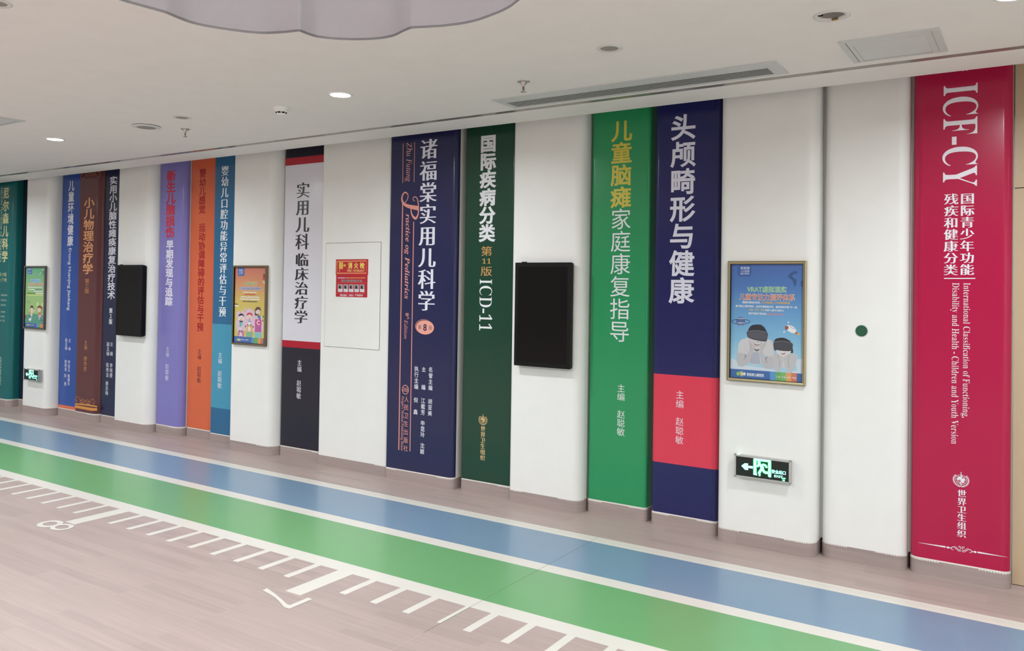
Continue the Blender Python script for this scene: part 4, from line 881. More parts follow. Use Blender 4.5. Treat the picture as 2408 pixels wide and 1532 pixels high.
    ('e', (235, 206, 186), (0.3327, 0.2135), (0.0374, 0.0285), 0),
    ('p', (130, 50, 48), [(0.2966, 0.2355), (0.3117, 0.2599), (0.3442, 0.2642), (0.3777, 0.2478), (0.3854, 0.2058), (0.3621, 0.2336), (0.3184, 0.2358)], True),
    ('p', (140, 60, 50), [(0.363, 0.2167), (0.3954, 0.1807), (0.3757, 0.1832)], False),
    ('e', (170, 50, 60), (0.0075, 0.1205), (0.0132, 0.0228), 0),
    ('p', (60, 98, 166), [(0.0009, 0.0488), (0.446, 0.0468), (0.4398, -0.0001), (0.0, 0.0)], False),
    ('p', (84, 150, 200), [(0.2714, 0.047), (0.3175, 0.0469), (0.3178, 0.0005), (0.2717, 0.0006)], False),
    ('p', (96, 166, 100), [(0.3175, 0.0469), (0.3569, 0.0466), (0.3571, 0.0003), (0.3178, 0.0005)], False),
    ('p', (222, 130, 88), [(0.3569, 0.0466), (0.4221, 0.0468), (0.4203, 0.0006), (0.3571, 0.0003)], False),
    ('e', (150, 190, 90), (0.055, 0.0242), (0.0154, 0.0102), 0),
    ('e', (220, 196, 110), (0.0818, 0.0247), (0.0154, 0.0114), 0),
    ('t', (240, 236, 228), '智医康儿童医院', 0.1066, 0.2177, 0.0208, 0.0126, 'r'),
]
ART_HYDRANT = [
    ('p', (190, 22, 42), [(-0.0, 0.3305), (0.382, 0.33), (0.3801, 0.1922), (-0.0026, 0.1918)], False),
    ('p', (186, 24, 44), [(0.0038, 0.1923), (0.3793, 0.1938), (0.3809, 0.0008), (0.0008, -0.0005)], False),
    ('l', (240, 176, 110), [(0.0134, 0.313), (0.362, 0.3152), (0.3625, 0.2096), (0.0138, 0.2082), (0.0134, 0.313)], 0.0074, False),
    ('p', (222, 186, 80), [(0.0372, 0.3048), (0.0864, 0.3051), (0.086, 0.2463), (0.0381, 0.2462)], False),
    ('l', (222, 186, 80), [(0.0869, 0.2759), (0.1018, 0.2758)], 0.0059, False),
    ('e', (222, 186, 80), (0.1074, 0.2764), (0.014, 0.0115), 0),
    ('e', (190, 60, 50), (0.1074, 0.2764), (0.0051, 0.0044), 0),
    ('l', (222, 186, 80), [(0.0471, 0.2454), (0.0453, 0.2197)], 0.0051, False),
    ('t', (246, 234, 110), '消', 0.1449, 0.1989, 0.2495, 0.0519, 'b'),
    ('t', (246, 234, 110), '火', 0.2171, 0.269, 0.2501, 0.0516, 'b'),
    ('t', (246, 234, 110), '栓', 0.286, 0.3433, 0.2507, 0.0507, 'b'),
    ('t', (238, 196, 120), 'FIRE  HYDRANT', 0.1392, 0.3442, 0.2206, 0.0205, 'm'),
    ('p', (226, 200, 226), [(0.0249, 0.1706), (0.0589, 0.1703), (0.059, 0.1633), (0.025, 0.1635)], False),
    ('p', (226, 200, 226), [(0.0619, 0.1709), (0.115, 0.1707), (0.1151, 0.1637), (0.062, 0.1638)], False),
    ('p', (232, 160, 90), [(0.1231, 0.1713), (0.1742, 0.1711), (0.1744, 0.1641), (0.1233, 0.1643)], False),
    ('p', (232, 160, 90), [(0.1779, 0.1717), (0.2402, 0.1716), (0.2404, 0.1646), (0.1781, 0.1647)], False),
    ('p', (232, 160, 90), [(0.2439, 0.1722), (0.2947, 0.172), (0.2949, 0.1651), (0.244, 0.1652)], False),
    ('p', (232, 160, 90), [(0.2983, 0.1726), (0.3522, 0.1724), (0.3524, 0.1655), (0.2985, 0.1656)], False),
    ('t', (150, 140, 140), '消火栓使用方法', 0.0633, 0.3193, 0.1319, 0.0218, 'h'),
    ('l', (232, 90, 90), [(0.0237, 0.1255), (0.3601, 0.1265), (0.36, 0.0367), (0.0225, 0.0318), (0.0237, 0.1255)], 0.0033, False),
    ('p', (226, 222, 226), [(0.0304, 0.1105), (0.0862, 0.1106), (0.0866, 0.044), (0.0314, 0.045)], False),
    ('p', (168, 160, 164), [(0.0327, 0.1091), (0.0855, 0.1092), (0.0854, 0.0728), (0.0332, 0.0726)], False),
    ('p', (46, 30, 34), [(0.0393, 0.0727), (0.0397, 0.0941), (0.0494, 0.1038), (0.0571, 0.0971), (0.0664, 0.1), (0.0648, 0.0835), (0.0726, 0.0726)], False),
    ('l', (160, 150, 156), [(0.0406, 0.0625), (0.0727, 0.0638)], 0.0018, False),
    ('l', (160, 150, 156), [(0.0426, 0.0556), (0.0615, 0.0559)], 0.0018, False),
    ('p', (226, 222, 226), [(0.0967, 0.1107), (0.1519, 0.1109), (0.1525, 0.0446), (0.0979, 0.0456)], False),
    ('p', (168, 160, 164), [(0.099, 0.1094), (0.1512, 0.1095), (0.1512, 0.0733), (0.0996, 0.073)], False),
    ('p', (46, 30, 34), [(0.1056, 0.0731), (0.106, 0.095), (0.1155, 0.1047), (0.1231, 0.098), (0.1324, 0.1008), (0.1308, 0.0844), (0.1385, 0.0731)], False),
    ('l', (160, 150, 156), [(0.1069, 0.0636), (0.1387, 0.0649)], 0.0018, False),
    ('l', (160, 150, 156), [(0.1089, 0.0567), (0.1277, 0.057)], 0.0018, False),
    ('p', (226, 222, 226), [(0.1623, 0.111), (0.2169, 0.1111), (0.2177, 0.0452), (0.1637, 0.0462)], False),
    ('p', (168, 160, 164), [(0.1645, 0.1096), (0.2162, 0.1097), (0.2163, 0.0737), (0.1653, 0.0735)], False),
    ('p', (46, 30, 34), [(0.1712, 0.0736), (0.1715, 0.0959), (0.1809, 0.1055), (0.1884, 0.0988), (0.1976, 0.1017), (0.1961, 0.0854), (0.2038, 0.0735)], False),
    ('l', (160, 150, 156), [(0.1725, 0.0646), (0.204, 0.0659)], 0.0018, False),
    ('l', (160, 150, 156), [(0.1745, 0.0578), (0.1931, 0.0581)], 0.0018, False),
    ('p', (226, 222, 226), [(0.2271, 0.1112), (0.2811, 0.1113), (0.2822, 0.0458), (0.2287, 0.0468)], False),
    ('p', (168, 160, 164), [(0.2294, 0.1099), (0.2804, 0.11), (0.2807, 0.0742), (0.2303, 0.0739)], False),
    ('p', (46, 30, 34), [(0.2361, 0.074), (0.2363, 0.0968), (0.2456, 0.1063), (0.253, 0.0997), (0.2621, 0.1025), (0.2607, 0.0863), (0.2683, 0.074)], False),
    ('l', (160, 150, 156), [(0.2374, 0.0657), (0.2685, 0.067)], 0.0018, False),
    ('l', (160, 150, 156), [(0.2394, 0.0589), (0.2577, 0.0592)], 0.0018, False),
    ('p', (226, 222, 226), [(0.2913, 0.1115), (0.3447, 0.1116), (0.346, 0.0464), (0.2931, 0.0474)], False),
    ('p', (168, 160, 164), [(0.2935, 0.1102), (0.3441, 0.1102), (0.3444, 0.0746), (0.2945, 0.0744)], False),
    ('p', (46, 30, 34), [(0.3003, 0.0745), (0.3004, 0.0976), (0.3095, 0.1071), (0.3169, 0.1005), (0.3259, 0.1033), (0.3246, 0.0872), (0.3322, 0.0744)], False),
    ('l', (160, 150, 156), [(0.3016, 0.0667), (0.3324, 0.068)], 0.0018, False),
    ('l', (160, 150, 156), [(0.3036, 0.06), (0.3217, 0.0603)], 0.0018, False),
    ('t', (240, 206, 216), '消防器材', 0.0548, 0.1436, 0.0074, 0.0174, 'b'),
    ('t', (240, 206, 216), '非警勿', 0.1611, 0.2193, 0.0092, 0.0153, 'b'),
    ('t', (240, 206, 216), '严禁挪用', 0.2352, 0.3283, 0.0102, 0.0169, 'b'),
]
ART_EXIT = [
    ('p', (190, 255, 246), [(0.032, 0.0605), (0.0535, 0.0792), (0.0738, 0.0796), (0.076, 0.0749), (0.0688, 0.0667), (0.1049, 0.0673), (0.1048, 0.0526), (0.0703, 0.0518), (0.0768, 0.0448), (0.0742, 0.0394), (0.055, 0.0387)], False),
    ('l', (190, 255, 246), [(0.1178, 0.0155), (0.1169, 0.1121)], 0.017, False),
    ('l', (190, 255, 246), [(0.1091, 0.111), (0.2141, 0.1134)], 0.0158, False),
    ('l', (190, 255, 246), [(0.2059, 0.116), (0.2076, 0.0157)], 0.0158, False),
    ('p', (190, 255, 246), [(0.108, 0.0269), (0.1269, 0.0298), (0.1325, 0.0135), (0.1083, 0.0152)], False),
    ('p', (190, 255, 246), [(0.1976, 0.0236), (0.216, 0.0264), (0.2152, 0.0137), (0.204, 0.0119)], False),
    ('e', (190, 255, 246), (0.1421, 0.0937), (0.0096, 0.0087), 0),
    ('l', (190, 255, 246), [(0.1291, 0.0687), (0.1455, 0.0818), (0.1592, 0.0752)], 0.0129, True),
    ('l', (190, 255, 246), [(0.1572, 0.0749), (0.1627, 0.0608)], 0.0197, False),
    ('l', (190, 255, 246), [(0.1611, 0.084), (0.1798, 0.0825), (0.1905, 0.0681)], 0.0116, True),
    ('l', (190, 255, 246), [(0.1596, 0.0582), (0.1476, 0.0393), (0.1417, 0.0235)], 0.0133, True),
    ('l', (190, 255, 246), [(0.1417, 0.0214), (0.1513, 0.0154)], 0.0104, False),
    ('l', (190, 255, 246), [(0.1637, 0.0609), (0.1745, 0.0413), (0.1973, 0.0384)], 0.0137, True),
    ('t', (190, 255, 246), '安全出口', 0.2188, 0.3034, 0.0403, 0.0221, 'h'),
    ('t', (190, 255, 246), 'EXIT', 0.2349, 0.2868, 0.0188, 0.013, 'h'),
    ('l', (190, 255, 246), [(0.2838, 0.0223), (0.2839, 0.014)], 0.0054, False),
    ('l', (190, 255, 246), [(0.2918, 0.0225), (0.2919, 0.0148)], 0.0042, False),
    ('l', (190, 255, 246), [(0.2984, 0.0225), (0.2985, 0.0153)], 0.0054, False),
    ('l', (190, 255, 246), [(0.2841, 0.0061), (0.299, 0.0064)], 0.0058, False),
]

keys = []
for r in LETTERING:
    keys += list(r[2]) if r[1] == 'col' else [mathify(r[2])]
for A in (ART_POSTER_BLUE, ART_POSTER_ORANGE, ART_POSTER_GREEN, ART_HYDRANT, ART_EXIT):
    keys += [i[2] for i in A if i[0] == 't']
keys += ['7', '8', '第', '版']
preload(keys)

def art(mb, A, x0, z0, Y, inkf=ink, step=.00002):
    for i, it in enumerate(A):
        y = Y - i * step
        m = inkf(it[1])
        if it[0] == 'p': flat_poly(mb, [(x0 + a, z0 + b) for a, b in it[2]], y, m, it[3])
        elif it[0] == 'e': flat_ell(mb, (x0 + it[2][0], z0 + it[2][1]), it[3], y, m, it[4])
        elif it[0] == 'l': flat_stroke(mb, [(x0 + a, z0 + b) for a, b in it[2]], [it[3]], y, m, it[4])
        else: text_row(mb, it[2], x0 + it[3], x0 + it[4], z0 + it[5], z0 + it[5] + it[6], it[7], y, m)

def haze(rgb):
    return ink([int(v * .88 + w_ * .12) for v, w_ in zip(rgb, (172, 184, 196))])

# ------------------------------------------------------------------ room shell
XL, XR, YN, YW = -14.0, 4.2, -8.0, 5.33
SOF = 5.02
mb = MB(); mb.box(XL, XR, YN, YW + .12, -.12, 0, M_FLOOR)
floor = mb.build('floor', kind='structure')
mb = MB(); mb.box(XL, XR, YW, YW + .12, 0, 3.35, M_WHITE); mb.build('wall_front', kind='structure')
mb = MB(); mb.box(XL - .12, XL, YN, YW + .12, 0, 3.35, mat('side_wall_paint', (176, 178, 178), rough=.7)); mb.build('wall_left', kind='structure')
mb = MB(); mb.box(XR, XR + .12, YN, YW + .12, 0, 3.35, M_WHITE); mb.build('wall_right', kind='structure')
mb = MB(); mb.box(XL, XR, YN - .12, YN, 0, 3.35, mat('back_wall_paint', (128, 130, 132), rough=.7)); mb.build('wall_back', kind='structure')

# ceiling plate with a cloud-shaped opening and the opening of the unlit downlight
segs = [[(-3.30, 1.80), (-3.342, 1.992), (-3.336, 2.09), (-3.322, 2.201)],
        [(-3.322, 2.201), (-3.345, 2.36), (-3.292, 2.492), (-3.205, 2.612), (-3.12, 2.66), (-2.995, 2.695)],
        [(-2.995, 2.695), (-2.995, 2.795), (-2.945, 2.87), (-2.868, 2.932), (-2.765, 2.978), (-2.66, 2.985), (-2.565, 2.953), (-2.503, 2.935)],
        [(-2.503, 2.935), (-2.350, 2.992), (-2.215, 3.01), (-2.085, 2.985), (-1.97, 2.945), (-1.885, 2.895), (-1.70, 2.76), (-1.56, 2.56), (-1.56, 2.34)],
        [(-1.56, 2.34), (-1.36, 2.22), (-1.25, 1.95), (-1.30, 1.66), (-1.50, 1.48)],
        [(-1.50, 1.48), (-1.48, 1.20), (-1.66, .95), (-1.95, .86), (-2.22, .95)],
        [(-2.22, .95), (-2.42, .74), (-2.72, .68), (-2.98, .80), (-3.08, 1.04)],
        [(-3.08, 1.04), (-3.32, 1.10), (-3.48, 1.32), (-3.44, 1.60), (-3.30, 1.80)]]
cloud = []
for s_ in segs: cloud += smooth_line(s_)[:-1]
CAN = (-0.778, 3.735)
canr = [(CAN[0] + .056 * cos(2 * pi * k / 32), CAN[1] + .056 * sin(2 * pi * k / 32)) for k in range(32)]
mb = MB()
outer = [(XL, YN), (XR, YN), (XR, SOF), (XL, SOF)]
polys = [[Vector((x, y, 0)) for x, y in q] for q in (outer, cloud, canr)]
flat = [v for q in polys for v in q]
for t in tessellate_polygon(polys):
    p = [(flat[i].x, flat[i].y, H) for i in t]
    if (Vector(p[1]) - Vector(p[0])).cross(Vector(p[2]) - Vector(p[0])).z > 0: p.reverse()
    mb.face(p, M_CEIL)
mb.face([(XL, SOF, H), (XR, SOF, H), (XR, SOF, H + .02), (XL, SOF, H + .02)], M_CEIL)
mb.box(XL, XR, SOF - .02, YW, H + .16, H + .18, M_CEIL)
mb.face([(XL, SOF - .02, H + .02), (XR, SOF - .02, H + .02), (XR, SOF - .02, H + .16), (XL, SOF - .02, H + .16)], M_CEIL)
mb.box(XL - .12, XR + .12, YN - .12, YW + .12, 3.35, 3.45, M_CEIL)
ceiling = mb.build('ceiling', kind='structure')
RH = .34
mb = MB()
n = len(cloud)
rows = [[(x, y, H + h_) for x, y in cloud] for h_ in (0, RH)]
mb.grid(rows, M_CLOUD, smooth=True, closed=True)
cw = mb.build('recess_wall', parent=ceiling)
mb = MB()
V = [Vector((x, y, 0)) for x, y in cloud]
for t in tessellate_polygon([V]):
    p = [(V[i].x, V[i].y, H + RH) for i in t]
    if (Vector(p[1]) - Vector(p[0])).cross(Vector(p[2]) - Vector(p[0])).z > 0: p.reverse()
    mb.face(p, M_ADDED_GLOW)
mb.build('added_glow_cap', parent=ceiling)  # unseen glowing cap, added to brighten the recess
# thin shadow bead round the opening
mb = MB()
for i in range(n):
    a, b = cloud[i], cloud[(i + 1) % n]
    mb.face([(a[0], a[1], H - .0015), (b[0], b[1], H - .0015), (b[0], b[1], H + .012), (a[0], a[1], H + .012)], M_ALU)
mb.build('recess_bead', parent=ceiling)
mb = MB(); mb.box(XL, XR, 4.655, 4.705, H - .002, H + .001, M_STEEL); mb.build('trim_1', kind='structure')

# ------------------------------------------------------------------ floor lanes and ruler
def slab(name, x0, x1, y0, y1, m, h=.0012, parent=floor, label=None):
    b = MB(); b.box(x0, x1, y0, y1, .0001, h, m); return b.build(name, parent=parent, origin=((x0 + x1) / 2, (y0 + y1) / 2, 0), label=label)
SX = -2.380
for xa, xb in ((XL, SX - .0015), (SX + .0015, XR)):
    slab('lane', xa, xb, 4.078, 4.606, M_BLUE, label='blue vinyl lane')
    slab('lane', xa, xb, 3.424, 3.974, M_GREEN, label='green vinyl lane')
    slab('lane_line', xa, xb, 4.606, 4.711, M_LINE)
    slab('lane_line', xa, xb, 3.974, 4.078, M_LINE)
    slab('lane_line', xa, xb, 3.315, 3.424, M_LINE)
    for y in (4.655, 4.676): slab('line_groove', xa, xb, y, y + .0025, M_LINEG, .0014)
slab('seam', SX - .0015, SX + .0015, 2.95, 4.711, mat('seam_line', (110, 130, 104), rough=.7), .0006)
mb = MB(); mb.box(SX - .0008, SX + .0008, 2.2, 3.074, .0001, .0004, M_LINEG); mb.build('seam', parent=floor)
ticks = []
for k in range(-26, 5):
    x = -3.236 + .2126 * k
    if k == 4: ticks.append((-2.4035, SX - .0015, 0)); continue
    ticks.append((x - (.055 if k % 10 == 0 else .0222), x + (.055 if k % 10 == 0 else .0222), k % 10 == 0))
for k in range(0, 12):
    x = -2.228 + .2126 * k
    ticks.append((x - .0222, x + .0222, 0) if k != 5 else (x - .055, x + .055, 1))
tick_mb = MB()
for a, b, big in ticks:
    slab('ruler_mark', a, b, 2.935 if big else 3.077, 3.315, M_LINE)
# digits: 8 and 7, lying across the wood floor, read from the wall side
b = MB()
def floor_ring(b, cx, cy, rx, ry, w, m, z=.0012, n=40):
    for i in range(n):
        a0, a1 = 2 * pi * i / n, 2 * pi * (i + 1) / n
        q = [(cx + (rx - k) * cos(a), cy + (ry - k) * sin(a), z) for a, k in ((a0, 0), (a1, 0), (a1, w), (a0, w))]
        b.face(q, m)
floor_ring(b, -5.447, 2.8495, .081, .075, .033, M_LINE)
floor_ring(b, -5.312, 2.856, .076, .066, .029, M_LINE, z=.0016)
b.build('ruler_numeral', parent=floor, origin=(-5.38, 2.85, 0), label='white numeral 8')
b = MB()
seven = [(-3.392, 2.871), (-3.396, 2.905), (-3.306, 2.878), (-3.214, 2.845), (-3.150, 2.820), (-3.126, 2.818), (-3.126, 2.938), (-3.093, 2.937), (-3.092, 2.786), (-3.127, 2.784), (-3.201, 2.818), (-3.258, 2.842), (-3.325, 2.859)]
Vs = [Vector((x, y, 0)) for x, y in seven]
for t in tessellate_polygon([Vs]):
    p = [(Vs[i].x, Vs[i].y, .0012) for i in t]
    if (Vector(p[1]) - Vector(p[0])).cross(Vector(p[2]) - Vector(p[0])).z < 0: p.reverse()
    b.face(p, M_LINE)
b.build('ruler_numeral', parent=floor, origin=(-3.24, 2.86, 0), label='white numeral 7')

# ------------------------------------------------------------------ wall panels
YB = YW - .001
ZT = H + .14
def profile(x0, x1, Y, r0, r1, off=0, n=7):
    """front outline from the left back edge round to the right back edge"""
    P = [(x0 - off, YB), ]
    Yf = Y - off
    r0 = max(r0, .004); r1 = max(r1, .004)
    def arc(cx, cy, r, a0, a1):
        return [(cx + r * cos(a0 + (a1 - a0) * k / n), cy + r * sin(a0 + (a1 - a0) * k / n)) for k in range(n + 1)]
    P.append((x0 - off, Y + r0 + .002))
    P += arc(x0 + r0, Y + r0, r0 + off, pi, 1.5 * pi)
    P.append((x0 + r0 + .002, Yf)); P.append((x1 - r1 - .002, Yf))
    P += arc(x1 - r1, Y + r1, r1 + off, 1.5 * pi, 2 * pi)
    P.append((x1 + off, Y + r1 + .002)); P.append((x1 + off, YB))
    return P
BASEH = .086
PAN = {}
def wall_panel(key, name, x0, x1, Y, r0, r1, bands, label, cat='wall panel', wl=9, wr=9, white=False, notch=(1, 1)):
    P = profile(x0, x1, Y, r0, r1)
    org = ((x0 + x1) / 2, Y, 0)
    zs = [0] + [b_[0] for b_ in bands] + [ZT]
    mats = [M_WHITE if white else M_CORE] + [b_[1] for b_ in bands]
    mb = MB()
    npt = len(P)
    def mf(i, j):
        a, b2 = P[j], P[j + 1]
        dep = (a[1] + b2[1]) / 2 - Y
        left = j < npt / 2
        if dep > (wl if left else wr): return M_CORE
        return mats[i]
    mb.grid([[(x, y, z) for x, y in P] for z in zs], M_WHITE, True, mf)
    mb.face([(x, y, ZT) for x, y in P], M_WHITE)
    o = mb.build(name, origin=org, label=label, cat=cat)
    PAN[key] = (o, Y, x0, x1)
    # coved skirting wrapped round the foot
    b = MB()
    Q = profile(x0, x1, Y, r0, r1, off=.0022)
    b.grid([[(x, y, z) for x, y in Q] for z in (.0001, BASEH)], M_BASE, True)
    for j in range(len(P) - 1):
        b.face([(Q[j][0], Q[j][1], BASEH), (Q[j + 1][0], Q[j + 1][1], BASEH), (P[j + 1][0], P[j + 1][1], BASEH), (P[j][0], P[j][1], BASEH)], M_BASE)
    bo = b.build('baseboard', parent=o, origin=org)
    # snipped top edge of the skirting at the rounded corners
    b = MB()
    seg = [(Q[j], Q[j + 1]) for j in range(len(Q) - 1)]
    Ls = [math.dist(a, c) for a, c in seg]; tot = sum(Ls)
    lead = math.dist(Q[0], Q[1])
    left_end = lead + (pi / 2) * r0 + .10
    right_start = tot - math.dist(Q[-1], Q[-2]) - (pi / 2) * r1 - .11
    s = lead + .004
    while s < tot - math.dist(Q[-1], Q[-2]) - .004:
        if not ((notch[0] and s < left_end) or (notch[1] and s > right_start)):
            s += .0137; continue
        acc = 0
        for (a, c), l in zip(seg, Ls):
            if acc + l >= s and l > 1e-6:
                t = (s - acc) / l; x, y = a[0] + (c[0] - a[0]) * t, a[1] + (c[1] - a[1]) * t
                dx_, dy_ = (c[0] - a[0]) / l, (c[1] - a[1]) / l
                nx, ny = dy_, -dx_
                h_ = .0042 + .0022 * random.random(); hw = .0049
                q = []
                for sx_, z in ((-hw, BASEH + .0012), (hw, BASEH + .0012), (hw, BASEH - h_), (-hw, BASEH - h_)):
                    q.append((x + dx_ * sx_ + nx * .0005, y + dy_ * sx_ + ny * .0005, z))
                b.face(q, M_CORE); break
            acc += l
        s += .0137
    if b.f: b.build('snipped_edge', parent=bo, origin=org, kind='stuff')
    return o

PRB = .0945    # where the printed film ends above the skirting
V_ = vinyl
wall_panel('teal', 'book_spine_panel', -11.75, -10.855, 5.125, .05, .075, [(PRB, V_('teal', (28, 108, 108)))], 'teal glossy book-spine panel cut by the left edge of the view')
wall_panel('slot', 'book_spine_panel', -10.85, -10.372, 5.245, .01, .01, [(PRB, V_('slot', (24, 34, 52)))], 'narrow dark navy strip panel recessed between teal spine and white panel', notch=(0, 0))
wall_panel('w1', 'white_wall_panel', -10.362, -9.792, 5.05, .03, .10, [(BASEH, M_WHITE)], 'white wall panel with the green framed poster and farther exit sign', white=True, notch=(0, 0))
wall_panel('blue', 'book_spine_panel', -9.784, -9.362, 5.177, .01, .035, [(PRB, V_('blue_foot', (226, 116, 80))), (.1303, V_('blue', (46, 80, 158)))], 'bright blue book-spine panel with narrow orange foot band', notch=(0, 0))
wall_panel('brown', 'book_spine_panel', -9.357, -8.922, 5.15, .01, .08, [(PRB, V_('brown', (100, 56, 58)))], 'maroon brown book-spine panel with gold scroll ornaments', notch=(0, 1))
wall_panel('ink', 'book_spine_panel', -8.916, -8.520, 5.19, .03, .01, [(PRB, V_('ink', (36, 42, 72)))], 'dark navy book-spine panel just left of the farther black screen', notch=(0, 0))
wall_panel('w2', 'white_wall_panel', -8.512, -7.900, 5.11, .03, .10, [(BASEH, M_WHITE)], 'white wall panel carrying the farther black screen', white=True, notch=(0, 0))
wall_panel('purple', 'book_spine_panel', -7.892, -7.475, 5.205, .02, .075, [(PRB, V_('purple', (130, 124, 190)))], 'lilac purple book-spine panel with red and white title', wr=.072, notch=(0, 1))
wall_panel('orange', 'book_spine_panel', -7.467, -7.004, 5.28, .02, .01, [(PRB, V_('orange', (216, 104, 66)))], 'orange book-spine panel with dark red title', notch=(0, 0))
wall_panel('aqua', 'book_spine_panel', -7.000, -6.582, 5.223, .01, .01, [(PRB, V_('aqua', (44, 104, 146))), (.351, V_('aqua_light', (70, 150, 180))), (1.1883, V_('aqua', (0, 0, 0)))], 'steel blue book-spine panel with lighter aqua block and white title', notch=(0, 0))
wall_panel('w3', 'white_wall_panel', -6.576, -5.966, 5.12, .03, .10, [(BASEH, M_WHITE)], 'white wall panel with the orange framed poster', white=True, notch=(0, 1))
wall_panel('duo', 'book_spine_panel', -5.959, -5.398, 5.21, .02, .02, [(PRB, V_('duo', (34, 32, 46))), (1.0118, V_('duo_red', (176, 20, 44))), (1.0757, V_('duo_white', (222, 220, 228))), (2.7066, V_('duo_red', (0, 0, 0))), (2.7747, V_('duo', (0, 0, 0)))], 'white-centred book-spine panel with black foot and two red bands', notch=(0, 1))
wall_panel('w4', 'white_wall_panel', -5.392, -4.574, 5.15, .02, .03, [(BASEH, M_WHITE)], 'wide white wall panel with the fire hydrant cabinet door', white=True, notch=(0, 1))
wall_panel('navy', 'book_spine_panel', -4.566, -3.864, 5.112, .03, .045, [(PRB, V_('navy', (38, 40, 78)))], 'wide navy book-spine panel with salmon italic lettering and badge', wr=.052)
wall_panel('forest', 'book_spine_panel', -3.822, -3.346, 5.167, .02, .02, [(PRB, V_('forest', (28, 66, 50)))], 'dark forest green book-spine panel with white and gold lettering', notch=(0, 1))
wall_panel('w5', 'white_wall_panel', -3.340, -2.742, 5.12, .03, .07, [(BASEH, M_WHITE)], 'white wall panel carrying the nearer black screen', white=True)
wall_panel('green', 'book_spine_panel', -2.730, -2.270, 5.213, .03, .03, [(PRB, V_('green', (44, 146, 92)))], 'bright green book-spine panel with yellow and white title')
wall_panel('indigo', 'book_spine_panel', -2.223, -1.762, 5.18, .035, .03, [(PRB, V_('indigo', (34, 36, 90))), (.4307, V_('indigo_red', (220, 62, 84))), (1.0268, V_('indigo', (0, 0, 0)))], 'indigo book-spine panel with a pinkish red block low down', wr=.034)
wall_panel('w6', 'white_wall_panel', -1.738, -1.132, 5.10, .055, .07, [(BASEH, M_WHITE)], 'white wall panel with the blue framed poster and nearer exit sign', white=True)
wall_panel('w7', 'white_wall_panel', -1.112, -.645, 5.172, .055, .055, [(BASEH, M_WHITE)], 'plain white wall panel with a small dark green disc', white=True)
wall_panel('crimson', 'book_spine_panel', -.628, -.134, 5.185, .055, .045, [(PRB, V_('crimson', (178, 24, 70)))], 'crimson book-spine panel at the right end of the wall', wr=.049)

for pk, x0, x1, y in (('w6', -1.1318, -1.1123, 5.25), ('w7', -.6448, -.6283, 5.27)):
    mb = MB(); mb.box(x0, x1, y, YB, BASEH + .004, ZT, M_WHITE); mb.build('joint_strip', parent=PAN[pk][0], origin=world_loc(PAN[pk][0]))

# lettering
for r in LETTERING:
    o, Y, x0, x1 = PAN[r[0]]
    mb = MB(); y = Y - .0008
    if r[1] == 'col': text_col(mb, r[2], r[3], r[4], r[5], r[6], r[7], y, ink(r[8]))
    elif r[1] == 'rot': text_rot(mb, r[2], r[3], r[4], r[5], r[6], r[7], y, ink(r[8]))
    else: text_row(mb, r[2], r[3], r[4], r[5], r[6], r[7], y, ink(r[8]))
    mb.build(r[-1], parent=o, origin=world_loc(o))
for i, r in enumerate(MARKS):
    o, Y, x0, x1 = PAN[r[0]]
    mb = MB()
    if r[1] == 'stroke': flat_stroke(mb, r[2], r[3], Y - .0009 - i * .00003, ink(r[4]), r[6])
    else: flat_poly(mb, r[2], Y - .0009, ink(r[4]), r[6])
    mb.build(r[5], parent=o, origin=world_loc(o))
# badge on the navy spine
o, Y, _, _ = PAN['navy']
mb = MB()
flat_ell(mb, (-4.166, 1.272), (.094, .060), Y - .0007, ink((222, 152, 138)))
flat_ell(mb, (-4.161, 1.270), (.094, .060), Y - .0009, ink((38, 40, 78)))
flat_ell(mb, (-4.158, 1.266), (.092, .0575), Y - .0011, ink((236, 164, 146)))
text_row(mb, '第', -4.232, -4.196, 1.248, 1.284, 'r', Y - .0014, ink((90, 70, 90)))
text_row(mb, '8', -4.176, -4.140, 1.240, 1.292, 'b', Y - .0014, ink((42, 40, 80)))
text_row(mb, '版', -4.120, -4.084, 1.248, 1.284, 'r', Y - .0014, ink((90, 70, 90)))
mb.build('edition_badge', parent=o, origin=world_loc(o))
